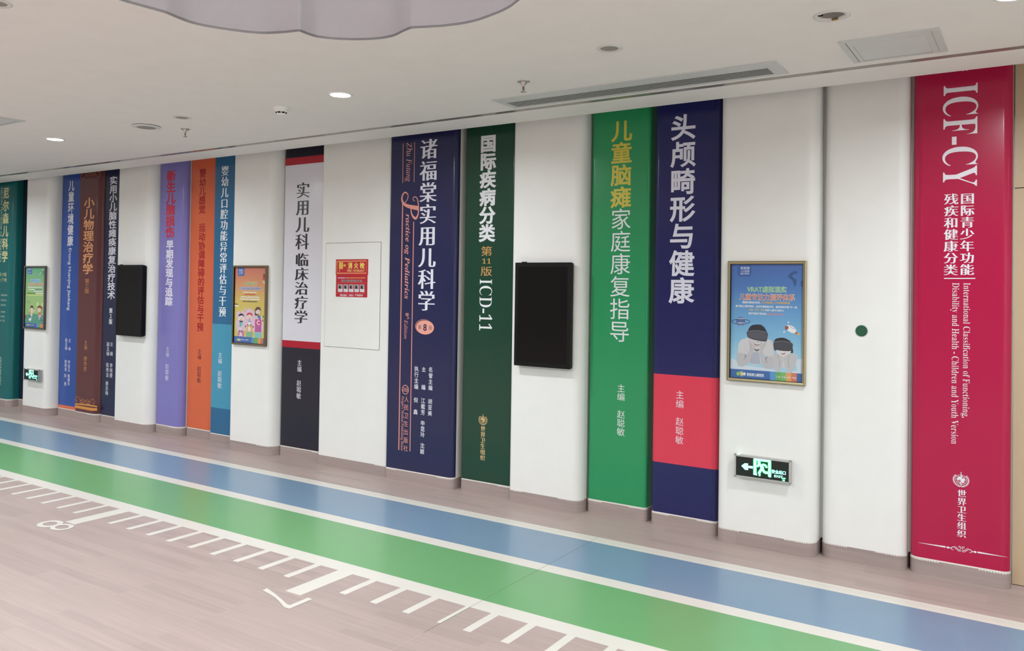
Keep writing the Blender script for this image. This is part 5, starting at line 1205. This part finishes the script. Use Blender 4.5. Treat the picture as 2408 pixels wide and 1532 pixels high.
# publisher's round mark
mb = MB(); c = ink((222, 152, 138))
ring = [(-4.3537 + .033 * cos(2 * pi * k / 30), .7494 + .036 * sin(2 * pi * k / 30)) for k in range(31)]
flat_stroke(mb, ring, [.006], Y - .0010, c, False)
flat_stroke(mb, [(-4.383, .742), (-4.352, .736), (-4.318, .744)], [.005], Y - .0012, c)
flat_stroke(mb, [(-4.378, .754), (-4.352, .748), (-4.322, .756)], [.005], Y - .0013, c)
flat_stroke(mb, [(-4.374, .766), (-4.352, .760), (-4.330, .768)], [.004], Y - .0014, c)
mb.build('emblem', parent=o, origin=world_loc(o))
def world_emblem(pk, cx, cz, r, c):
    o, Y, _, _ = PAN[pk]
    mb = MB(); y = Y - .0010; m = ink(c)
    for k, rad in enumerate((.64, .46)):
        ring = [(cx + rad * r * cos(2 * pi * i / 30), cz + r * .05 + rad * r * sin(2 * pi * i / 30)) for i in range(31)]
        flat_stroke(mb, ring, [r * .045], y - k * .00004, m, False)
    for a in (0, 45, 90, 135):
        dx_, dz_ = cos(radians(a)) * .62 * r, sin(radians(a)) * .62 * r
        flat_stroke(mb, [(cx - dx_, cz + r * .05 - dz_), (cx + dx_, cz + r * .05 + dz_)], [r * .03], y - .0001, m, False)
    flat_poly(mb, [(cx - .42 * r, cz + .18 * r), (cx - .18 * r, cz + .42 * r), (cx + .1 * r, cz + .36 * r), (cx + .02 * r, cz + .12 * r), (cx - .2 * r, cz + .02 * r), (cx - .34 * r, cz - .1 * r)], y - .0002, m, True)
    flat_poly(mb, [(cx + .1 * r, cz + .22 * r), (cx + .42 * r, cz + .2 * r), (cx + .34 * r, cz - .12 * r), (cx + .2 * r, cz - .42 * r), (cx + .06 * r, cz - .1 * r)], y - .00022, m, True)
    flat_stroke(mb, [(cx, cz + 1.02 * r), (cx, cz - .72 * r)], [r * .09], y - .0003, m, False)
    flat_ell(mb, (cx, cz + .98 * r), (r * .08, r * .08), y - .0003, m)
    sn = [(cx + .17 * r * sin(t * pi * 1.0) * (1 if True else 1), cz + .62 * r - .28 * r * t) for t in [i / 2 for i in range(0, 9)]]
    flat_stroke(mb, sn, [r * .07], y - .00034, m)
    for s_ in (-1, 1):
        stem = []
        for i in range(13):
            a = radians(-100 + i * 12.5)
            stem.append((cx + s_ * .86 * r * cos(a), cz + .0 * r + .82 * r * sin(a) - .02 * r))
        flat_stroke(mb, stem, [r * .035], y - .0001, m)
        for i in range(1, 12):
            a = radians(-100 + i * 12.5)
            px_, pz_ = cx + s_ * .86 * r * cos(a), cz + .82 * r * sin(a)
            for q in (-1, 1):
                ang = a + radians(90) + q * .6
                flat_ell(mb, (px_ + s_ * cos(ang) * .1 * r + s_ * q * -.0 * r, pz_ + sin(ang) * .1 * r), (r * .10, r * .035), y - .00012 - i * 1e-6, m, rot=(math.degrees(ang) if s_ > 0 else 180 - math.degrees(ang)), n=10)
    flat_stroke(mb, [(cx - .3 * r, cz - .86 * r), (cx, cz - .80 * r), (cx + .3 * r, cz - .88 * r)], [r * .05], y - .0001, m)
    mb.build('emblem', parent=o, origin=world_loc(o))
world_emblem('crimson', -.3706, .5618, .0425, (232, 228, 236))
world_emblem('forest', -3.6137, .5696, .0433, (214, 184, 130))

def scroll(mb, cx, cz, w, h, m, y, up=1):
    for s_ in (-1, 1):
        f = lambda u, v: (cx + s_ * u * w, cz + up * v * h)
        flat_stroke(mb, [f(.02, .10), f(.10, .42), f(.22, .60), f(.36, .50), f(.44, .22), f(.36, .02), f(.24, .04), f(.20, .22), f(.30, .36), f(.48, .34), f(.60, .60), f(.76, .84), f(.92, .72), f(.99, .40), f(.92, .12), f(.80, .14), f(.80, .32), f(.88, .36)], [.0034], y, m)
        flat_stroke(mb, [f(.06, .30), f(.20, -.02), f(.40, -.06), f(.52, .12), f(.46, .30)], [.0028], y - .00003, m)
    flat_ell(mb, (cx, cz + up * h * .42), (.005, .006), y, m)
o, Y, _, _ = PAN['brown']
mb = MB(); scroll(mb, -9.150, .200, .205, .075, ink((224, 150, 84)), Y - .001); mb.build('scroll_ornament', parent=o, origin=world_loc(o))
mb = MB(); scroll(mb, -9.140, 2.846, .205, .075, ink((196, 136, 90)), Y - .001, -1); mb.build('scroll_ornament', parent=o, origin=world_loc(o))
def crimson_orn(z, flip):
    o, Y, _, _ = PAN['crimson']
    mb = MB(); m = ink((232, 228, 236)); y = Y - .001; cx = -.366
    for s_ in (-1, 1):
        flat_poly(mb, [(cx + s_ * .078, z + .0052), (cx + s_ * .218, z + .0006), (cx + s_ * .218, z - .0002), (cx + s_ * .078, z - .0040)], y, m)
        flat_ell(mb, (cx + s_ * .066, z), (.008, .0055), y, m); flat_ell(mb, (cx + s_ * .0545, z), (.003, .0032), y, m)
        g = lambda u, v: (cx + s_ * u, z + flip * v)
        flat_stroke(mb, [g(.038, -.004), g(.044, -.009), g(.050, -.003), g(.046, .006), g(.036, .008), g(.026, .000), g(.014, -.010), g(.004, -.012)], [.0012, .0022, .003, .0036, .0036, .003, .002, .001], y - .00003, m)
        flat_stroke(mb, [g(.034, .014), g(.026, .010), g(.018, .001), g(.006, -.007), g(-.004, -.006)], [.001, .0026, .003, .0026, .001], y - .00005, m)
        flat_stroke(mb, [g(.006, .010), g(.012, .011), g(.013, .017), g(.006, .017), g(.003, .009), g(.007, .000), g(.013, -.003)], [.001, .002, .0024, .0026, .0026, .002, .001], y - .00007, m)
    mb.build('scroll_ornament', parent=o, origin=world_loc(o))
crimson_orn(.176, 1)
crimson_orn(2.871, -1)

# ------------------------------------------------------------------ things on the wall
def framed_poster(x0, z0, W, Hh, yb, depth, mfr, A, label, fw=.0175):
    e = empty('framed_poster', (x0 + W / 2, yb, z0), label, 'poster')
    yf = yb - depth
    O = [(x0, z0), (x0 + W, z0), (x0 + W, z0 + Hh), (x0, z0 + Hh)]
    I = [(x0 + fw, z0 + fw), (x0 + W - fw, z0 + fw), (x0 + W - fw, z0 + Hh - fw), (x0 + fw, z0 + Hh - fw)]
    for k in range(4):
        a, b_, c, d = O[k], O[(k + 1) % 4], I[(k + 1) % 4], I[k]
        mb = MB()
        mid = lambda p, q, t: (p[0] + (q[0] - p[0]) * t, p[1] + (q[1] - p[1]) * t)
        L1, L2 = mid(a, d, .3), mid(b_, c, .3)
        mb.face([(a[0], yb, a[1]), (b_[0], yb, b_[1]), (b_[0], yf + .003, b_[1]), (a[0], yf + .003, a[1])], mfr)
        mb.face([(a[0], yf + .003, a[1]), (b_[0], yf + .003, b_[1]), (L2[0], yf, L2[1]), (L1[0], yf, L1[1])], mfr)
        mb.face([(L1[0], yf, L1[1]), (L2[0], yf, L2[1]), (c[0], yf + .002, c[1]), (d[0], yf + .002, d[1])], mfr)
        mb.face([(d[0], yf + .002, d[1]), (c[0], yf + .002, c[1]), (c[0], yb, c[1]), (d[0], yb, d[1])], M_BEZ)
        mb.build('frame_bar', parent=e, origin=(x0 + W / 2, yb, z0))
    mb = MB(); mb.box(x0 + fw * .6, x0 + W - fw * .6, yb - .008, yb - .0005, z0 + fw * .6, z0 + Hh - fw * .6, M_BEZ)
    mb.build('backing_board', parent=e, origin=(x0 + W / 2, yb, z0))
    mb = MB(); art(mb, A, x0 + .020, z0 + .020, yb - .0085, haze)
    mb.build('poster_print', parent=e, origin=(x0 + W / 2, yb, z0))
    return e
framed_poster(-1.672, 1.030, .482, .756, 5.0995, .025, M_BRASS, ART_POSTER_BLUE, 'framed blue poster of two people in black headsets on nearest white panel')
framed_poster(-6.532, 1.013, .482, .756, 5.1195, .025, M_BRONZE, ART_POSTER_ORANGE, 'framed orange poster with three cartoon children on letter blocks')
framed_poster(-10.330, 1.014, .482, .756, 5.0495, .025, M_NICKEL, ART_POSTER_GREEN, 'framed green poster with two cartoon children playing, far left')

def screen(x0, z0, yb, label):
    W, Hh, D = .472, .760, .055
    e = empty('wall_screen', (x0 + W / 2, yb, z0), label, 'screen')
    o_ = (x0 + W / 2, yb, z0)
    mb = MB(); mb.box(x0 + .001, x0 + W - .001, yb - D + .006, yb - .018, z0 + .004, z0 + Hh - .004, M_BEZ)
    mb.box(x0 + .010, x0 + W - .010, yb - .018, yb - .0005, z0 + .010, z0 + Hh - .010, M_BEZ); mb.build('housing', parent=e, origin=o_)
    yf = yb - D
    for nm, a in (('bezel', (x0, x0 + .028, z0, z0 + Hh)), ('bezel', (x0 + W - .028, x0 + W, z0, z0 + Hh)), ('bezel', (x0 + .028, x0 + W - .028, z0, z0 + .030)), ('bezel', (x0 + .028, x0 + W - .028, z0 + Hh - .030, z0 + Hh))):
        mb = MB(); mb.box(a[0], a[1], yf, yf + .012, a[2], a[3], M_BEZ); mb.build(nm, parent=e, origin=o_)
    mb = MB(); mb.box(x0 + .028, x0 + W - .028, yf + .0012, yf + .006, z0 + .030, z0 + Hh - .030, M_BLACK); mb.build('glass', parent=e, origin=o_)
    mb = MB(); mb.box(x0 + .055, x0 + .095, yf + .002, yf + .012, z0 + Hh, z0 + Hh + .006, M_BEZ); mb.build('sensor', parent=e, origin=o_)
    return e
screen(-3.271, 1.023, 5.1195, 'black upright wall screen between dark green and bright green panels')
screen(-8.415, 1.018, 5.1095, 'black upright wall screen right of the dark navy panel, far left')

def exit_sign(x0, z0, yb, label):
    W, Hh, D = .343, .137, .046
    e = empty('exit_sign', (x0 + W / 2, yb, z0), label, 'exit sign')
    o_ = (x0 + W / 2, yb, z0); yf = yb - D
    mb = MB(); mb.box(x0 + .003, x0 + W - .003, yf + .003, yb - .0005, z0 + .003, z0 + Hh - .003, M_ALU); mb.build('housing', parent=e, origin=o_)
    for a in ((x0, x0 + W, z0, z0 + .009), (x0, x0 + W, z0 + Hh - .010, z0 + Hh), (x0, x0 + .009, z0 + .009, z0 + Hh - .010), (x0 + W - .011, x0 + W, z0 + .009, z0 + Hh - .010)):
        mb = MB(); mb.box(a[0], a[1], yf - .002, yf + .006, a[2], a[3], M_ALU); mb.build('frame_bar', parent=e, origin=o_)
    for cx in (x0 + .004, x0 + W - .005):
        for cz in (z0 + .002, z0 + Hh - .002):
            mb = MB(); mb.box(cx - .007, cx + .007, yf - .003, yf + .012, cz - .006, cz + .006, mat('grey_corner_cap', (150, 150, 150), rough=.4)); mb.build('corner_cap', parent=e, origin=o_)
    mb = MB(); mb.box(x0 + .009, x0 + W - .011, yf, yf + .004, z0 + .009, z0 + Hh - .010, mat('sign_face', (18, 26, 22), rough=.3)); mb.build('face_plate', parent=e, origin=o_)
    mb = MB()
    glow = mat('exit_glow', (150, 250, 226), emit=.80)
    halo = mat('exit_halo', (0, 170, 80), emit=.6)
    art(mb, [(i[0], i[1], i[2], i[3] + .007, i[4]) if i[0] == 'l' else (i[0], i[1], i[2], (i[3][0] + .003, i[3][1] + .003), i[4]) if i[0] == 'e' else i for i in ART_EXIT if i[0] in 'le'], x0 + .010, z0 + .0095, yf - .0001, lambda c: halo, 0)
    art(mb, ART_EXIT, x0 + .010, z0 + .0095, yf - .0003, lambda c: glow, .00001)
    mb.build('pictogram', parent=e, origin=o_)
    mb = MB(); mb.box(x0 + .012, x0 + .026, yf + .012, yf + .020, z0 + Hh - .002, z0 + Hh + .003, mat('led_tip', (180, 255, 200), emit=2.5)); mb.build('indicator_lamp', parent=e, origin=o_)
    return e
exit_sign(-1.606, .437, 5.0995, 'green lit exit sign low under the blue framed poster')
exit_sign(-10.232, .404, 5.0495, 'green lit exit sign low under the green framed poster')

# hydrant cabinet door in the wide white panel
Yd = 5.15
hx0, hx1, hz0, hz1 = -5.331, -4.677, 1.050, 1.968
e = empty('hydrant_cabinet_door', ((hx0 + hx1) / 2, Yd, hz0), 'flush white hydrant cabinet door outlined by a thin dark gap', 'cabinet door')
o_ = ((hx0 + hx1) / 2, Yd, hz0)
g = .0035
for a in ((hx0, hx1, hz0, hz0 + g), (hx0, hx1, hz1 - g, hz1), (hx0, hx0 + g, hz0 + g, hz1 - g), (hx1 - g, hx1, hz0 + g, hz1 - g)):
    mb = MB(); mb.box(a[0], a[1], Yd - .0012, Yd - .0002, a[2], a[3], mat('door_gap', (96, 92, 88), rough=.8)); mb.build('gap_strip', parent=e, origin=o_)  # dark strips laid on the panel to paint the shaded door gap
mb = MB(); mb.box(hx0 + g, hx1 - g, Yd - .003, Yd - .0002, hz0 + g, hz1 - g, M_WHITE); mb.build('door_leaf', parent=e, origin=o_)
e = empty('fire_hydrant_sign', (-5.01, Yd - .003, 1.494), 'red fire hydrant sign with yellow lettering on the white cabinet door', 'sign')
o_ = (-5.01, Yd - .003, 1.494)
mb = MB(); mb.box(-5.202, -4.820, Yd - .0045, Yd - .0031, 1.684, 1.822, ink((190, 22, 42))); mb.build('upper_plate', parent=e, origin=o_)
mb = MB(); mb.box(-5.197, -4.825, Yd - .0042, Yd - .0031, 1.494, 1.684, ink((186, 24, 44))); mb.build('lower_plate', parent=e, origin=o_)
mb = MB(); art(mb, ART_HYDRANT[2:], -5.202, 1.492, Yd - .0048, step=.00003); mb.build('sign_print', parent=e, origin=o_)

# small disc
mb = MB()
rows_ = [[(-.892 + r_ * cos(2 * pi * k / 32), yy, 1.3725 + r_ * sin(2 * pi * k / 32)) for k in range(32)] for r_, yy in ((.033, 5.1715), (.033, 5.167), (.030, 5.1655))]
md = mat('disc_green', (24, 82, 56), rough=.4)
mb.grid(rows_, md, True, closed=True); mb.face(rows_[-1], md)
mb.build('wall_disc', origin=(-.892, 5.172, 1.34), label='small dark green round disc on the plain white panel', cat='disc')

# wooden door at the right end
mb = MB(); mb.box(-.128, -.062, 5.298, 5.3295, .004, 2.19, M_DOORW)
d = mb.build('door_1', kind='structure', origin=(-.095, 5.32, 0))
mb = MB(); mb.box(-.128, .90, 5.290, 5.3295, 2.194, ZT, M_DOORW); mb.build('head_panel', parent=d, origin=(0, 5.32, 0))
mb = MB(); mb.box(-.060, .86, 5.306, 5.3295, .006, 2.19, M_DOORW); mb.build('door_leaf', parent=d, origin=(0, 5.32, 0))
mb = MB(); mb.box(.862, .93, 5.298, 5.3295, .004, 2.19, M_DOORW); mb.build('jamb', parent=d, origin=(0, 5.32, 0))
mb = MB(); mb.box(.76, .80, 5.255, 5.306, 1.00, 1.04, M_CHROME); mb.box(.66, .80, 5.250, 5.262, 1.012, 1.028, M_CHROME); mb.build('door_handle', parent=d, origin=(.78, 5.30, 1.02))

# ------------------------------------------------------------------ ceiling fittings
def lit_downlight(x, y, label):
    e = empty('downlight', (x, y, H), label, 'ceiling light', 'lit ceiling downlights')
    mb = MB(); mb.lathe(x, y, [(.078, H), (.078, H - .004), (.064, H - .007), (.062, H - .004)], M_METALW, cap=False); mb.build('trim_ring', parent=e, origin=(x, y, H))
    mb = MB(); mb.lathe(x, y, [(.063, H - .0045), (.04, H - .009), (.001, H - .0115)], M_LAMP); mb.build('diffuser', parent=e, origin=(x, y, H))
    return e
labs = {(-3.755, 3.726): 'brightly lit round downlight above the wide navy spine panel', (-7.10, 3.685): 'brightly lit round downlight at the far left of ceiling', (-0.10, 3.835): 'lit downlight nearest the door, beside the square grille'}
proto = None
for p in LAMPS:
    lb = labs.get(p, 'lit round downlight in the ceiling outside the pictured part')
    if proto is None: proto = lit_downlight(p[0], p[1], lb)
    else:
        c_ = copy_tree(proto, (p[0], p[1], H), lb)
        if p not in labs: c_['group'] = 'downlights outside the pictured part'

e = empty('downlight', (*CAN, H), 'unlit recessed downlight beside the square ceiling grille', 'ceiling light')
mb = MB(); mb.lathe(*CAN, [(.079, H), (.078, H - .004), (.060, H - .006), (.055, H - .001), (.052, H + .012)], M_RIM, cap=False); mb.build('trim_ring', parent=e, origin=(*CAN, H))
mb = MB(); mb.lathe(*CAN, [(.0545, H + .002), (.046, H + .03), (.034, H + .055), (.001, H + .07)], M_GREYM); mb.build('reflector', parent=e, origin=(*CAN, H))
mb = MB(); mb.box(CAN[0] - .050, CAN[0] - .030, CAN[1] - .046, CAN[1] - .030, H - .006, H + .003, M_DARK); mb.build('spring_clip', parent=e, origin=(*CAN, H))
mb = MB(); mb.box(CAN[0] - .010, CAN[0] + .016, CAN[1] + .046, CAN[1] + .057, H - .007, H + .001, mat('brass_clip', (190, 160, 96), rough=.3, metal=.7)); mb.build('lamp_clip', parent=e, origin=(*CAN, H))

def speaker(x, y, label):
    e = empty('ceiling_speaker', (x, y, H), label, 'speaker')
    mb = MB(); mb.lathe(x, y, [(.066, H), (.066, H - .003), (.047, H - .005), (.046, H - .002)], M_RIM, cap=False); mb.build('rim', parent=e, origin=(x, y, H))
    mb = MB(); mb.lathe(x, y, [(.0465, H - .002), (.03, H - .0035), (.001, H - .004)], M_GREYM); mb.build('grille', parent=e, origin=(x, y, H))
    return e
s1 = speaker(-1.834, 3.685, 'small round ceiling speaker above the white panel with screen')
copy_tree(s1, (-5.308, 3.668, H), 'small round ceiling speaker beyond the larger round cover plate')
copy_tree(s1, (-3.850, 1.728, H), 'small round ceiling speaker cut by the upper left corner of view')
e = empty('round_cover_plate', (-5.857, 3.735, H), 'larger round ceiling cover plate hanging slightly proud', 'ceiling cover')
mb = MB(); mb.lathe(-5.857, 3.735, [(.088, H), (.088, H - .004)], M_DARK, cap=False); mb.build('gap_ring', parent=e, origin=(-5.857, 3.735, H))
mb = MB(); mb.lathe(-5.857, 3.735, [(.103, H - .004), (.104, H - .008), (.100, H - .011), (.070, H - .012)], M_RIM, cap=True); mb.build('plate', parent=e, origin=(-5.857, 3.735, H))
mb = MB(); mb.lathe(-5.857, 3.735, [(.070, H - .0125), (.001, H - .0128)], M_GREYM); mb.build('grille', parent=e, origin=(-5.857, 3.735, H))

# smoke detector
sx_, sy_ = -4.405, 3.812
e = empty('smoke_detector', (sx_, sy_, H), 'white domed smoke detector left of the lit downlight', 'smoke detector')
mb = MB(); mb.lathe(sx_, sy_, [(.056, H), (.056, H - .008), (.052, H - .010)], M_METALW); mb.build('base', parent=e, origin=(sx_, sy_, H))
mb = MB(); mb.lathe(sx_, sy_, [(.050, H - .010), (.048, H - .020), (.040, H - .031), (.032, H - .035)], M_METALW, cap=False); mb.build('cover', parent=e, origin=(sx_, sy_, H))
mb = MB()
seg = 40
for k in range(seg):
    m_ = M_METALW if k % 5 == 0 else M_DARK
    q = [(sx_ + r_ * cos(2 * pi * kk / seg), sy_ + r_ * sin(2 * pi * kk / seg), z) for r_, z, kk in ((.0395, H - .0315, k), (.0395, H - .0315, k + 1), (.0345, H - .041, k + 1), (.0345, H - .041, k))]
    mb.face(q, m_)
mb.build('vent_ring', parent=e, origin=(sx_, sy_, H))
mb = MB(); mb.lathe(sx_, sy_, [(.0345, H - .041), (.033, H - .046), (.020, H - .050), (.001, H - .051)], M_METALW); mb.build('cap', parent=e, origin=(sx_, sy_, H))

def sprinkler(x, y, label):
    e = empty('sprinkler', (x, y, H), label, 'sprinkler')
    mb = MB(); mb.lathe(x, y, [(.037, H), (.037, H - .002), (.028, H - .006), (.020, H - .004)], M_CHROME, cap=True); mb.build('escutcheon', parent=e, origin=(x, y, H))
    mb = MB(); mb.lathe(x, y, [(.020, H - .003), (.018, H - .012), (.010, H - .020), (.007, H - .030)], M_CHROME); mb.build('body', parent=e, origin=(x, y, H))
    for s_ in (-1, 1):
        mb = MB()
        for (a, z0_), (b_, z1_) in (((.006, H - .028), (.009, H - .040)), ((.009, H - .040), (.003, H - .058))):
            mb.face([(x + s_ * a, y - .0015, z0_), (x + s_ * b_, y - .0015, z1_), (x + s_ * (b_ - .003), y - .0015, z1_), (x + s_ * (a - .003), y - .0015, z0_)], M_CHROME)
            mb.face([(x + s_ * a, y - .0015, z0_), (x + s_ * b_, y - .0015, z1_), (x + s_ * b_, y + .0015, z1_), (x + s_ * a, y + .0015, z0_)], M_CHROME)
            mb.face([(x + s_ * a, y + .0015, z0_), (x + s_ * b_, y + .0015, z1_), (x + s_ * (b_ - .003), y + .0015, z1_), (x + s_ * (a - .003), y + .0015, z0_)], M_CHROME)
        mb.build('yoke_arm', parent=e, origin=(x, y, H))
    mb = MB(); mb.lathe(x, y, [(.0025, H - .028), (.0032, H - .045), (.0025, H - .060)], mat('bulb_red', (120, 80, 60), rough=.1)); mb.build('glass_bulb', parent=e, origin=(x, y, H))
    mb = MB(); mb.lathe(x, y, [(.004, H - .058), (.017, H - .060), (.017, H - .062), (.001, H - .0625)], M_CHROME); mb.build('deflector', parent=e, origin=(x, y, H))
    return e
sp = sprinkler(-2.567, 4.034, 'chrome pendent sprinkler above the left end of the linear diffuser')
copy_tree(sp, (-5.686, 3.960, H), 'chrome pendent sprinkler below the small speaker, far left')

# linear slot diffuser
x0, x1, y0, y1 = -2.994, -1.180, 4.315, 4.600
e = empty('linear_diffuser', ((x0 + x1) / 2, (y0 + y1) / 2, H), 'long white slotted air diffuser near the wall', 'air vent')
o_ = ((x0 + x1) / 2, (y0 + y1) / 2, H)
M_VENT = mat('vent_enamel', (208, 211, 209), rough=.5)
ix0, ix1, iy0, iy1 = x0 + .042, x1 - .072, y0 + .108, y1 - .032
for a in ((x0, x1, y0, iy0), (x0, x1, iy1, y1), (x0, ix0, iy0, iy1), (ix1, x1, iy0, iy1)):
    mb = MB(); mb.box(a[0], a[1], a[2], a[3], H - .006, H, M_VENT); mb.build('frame_bar', parent=e, origin=o_)
mb = MB(); mb.box(ix0, ix1, iy0, iy1, H - .0015, H - .0003, M_DARK); mb.build('dark_backing', parent=e, origin=o_)  # flat dark sheet painting the shade between the slats; no hole is cut
ns = 5; gap = (iy1 - iy0) / (ns + .6)
for k in range(ns):
    yc = iy0 + gap * (k + .80)
    mb = MB()
    mb.box(ix0, ix1, yc - gap * .17, yc + gap * .17, H - .0028, H - .0016, M_VENT)
    mb.build('slat', parent=e, origin=o_)

def square_grille(cx, cy, label):
    e = empty('return_air_grille', (cx, cy, H), label, 'air vent')
    o_ = (cx, cy, H); hx, hy = .219, .213
    gx0, gx1, gy0, gy1 = cx - .165, cx + .155, cy - .112, cy + .185
    for a in ((cx - hx, cx + hx, cy - hy, gy0), (cx - hx, cx + hx, gy1, cy + hy), (cx - hx, gx0, gy0, gy1), (gx1, cx + hx, gy0, gy1)):
        mb = MB(); mb.box(a[0], a[1], a[2], a[3], H - .006, H, M_VENT); mb.build('frame_bar', parent=e, origin=o_)
    mb = MB(); mb.box(gx0, gx1, gy0, gy1, H - .0015, H - .0003, M_DARK); mb.build('dark_backing', parent=e, origin=o_)  # dark sheet in place of the shaded duct behind the louvers
    mb = MB(); mb.box(cx - hx + .030, cx - hx + .032, cy - hy + .03, cy + hy - .02, H - .0066, H - .006, M_DARK); mb.build('hinge_line', parent=e, origin=o_)
    mb = MB(); mb.box(cx + hx - .034, cx + hx - .0335, cy - hy + .03, cy + hy - .02, H - .0066, H - .006, M_DARK); mb.build('hinge_line', parent=e, origin=o_)
    n_ = 16; p_ = (gy1 - gy0 - .006) / n_
    for k in range(n_):
        ya = gy0 + p_ * k
        mb = MB()
        mb.face([(gx0 + .001, ya, H - .002), (gx1 - .001, ya, H - .002), (gx1 - .001, ya + p_ * 1.02, H - .0052), (gx0 + .001, ya + p_ * 1.02, H - .0052)][::-1], M_VENT)
        mb.build('louver', parent=e, origin=o_)
    return e
gr = square_grille(-.617, 4.352, 'square louvred return air grille near the door')
copy_tree(gr, (-6.712, 2.934, H), 'square louvred return air grille cut by the left edge')
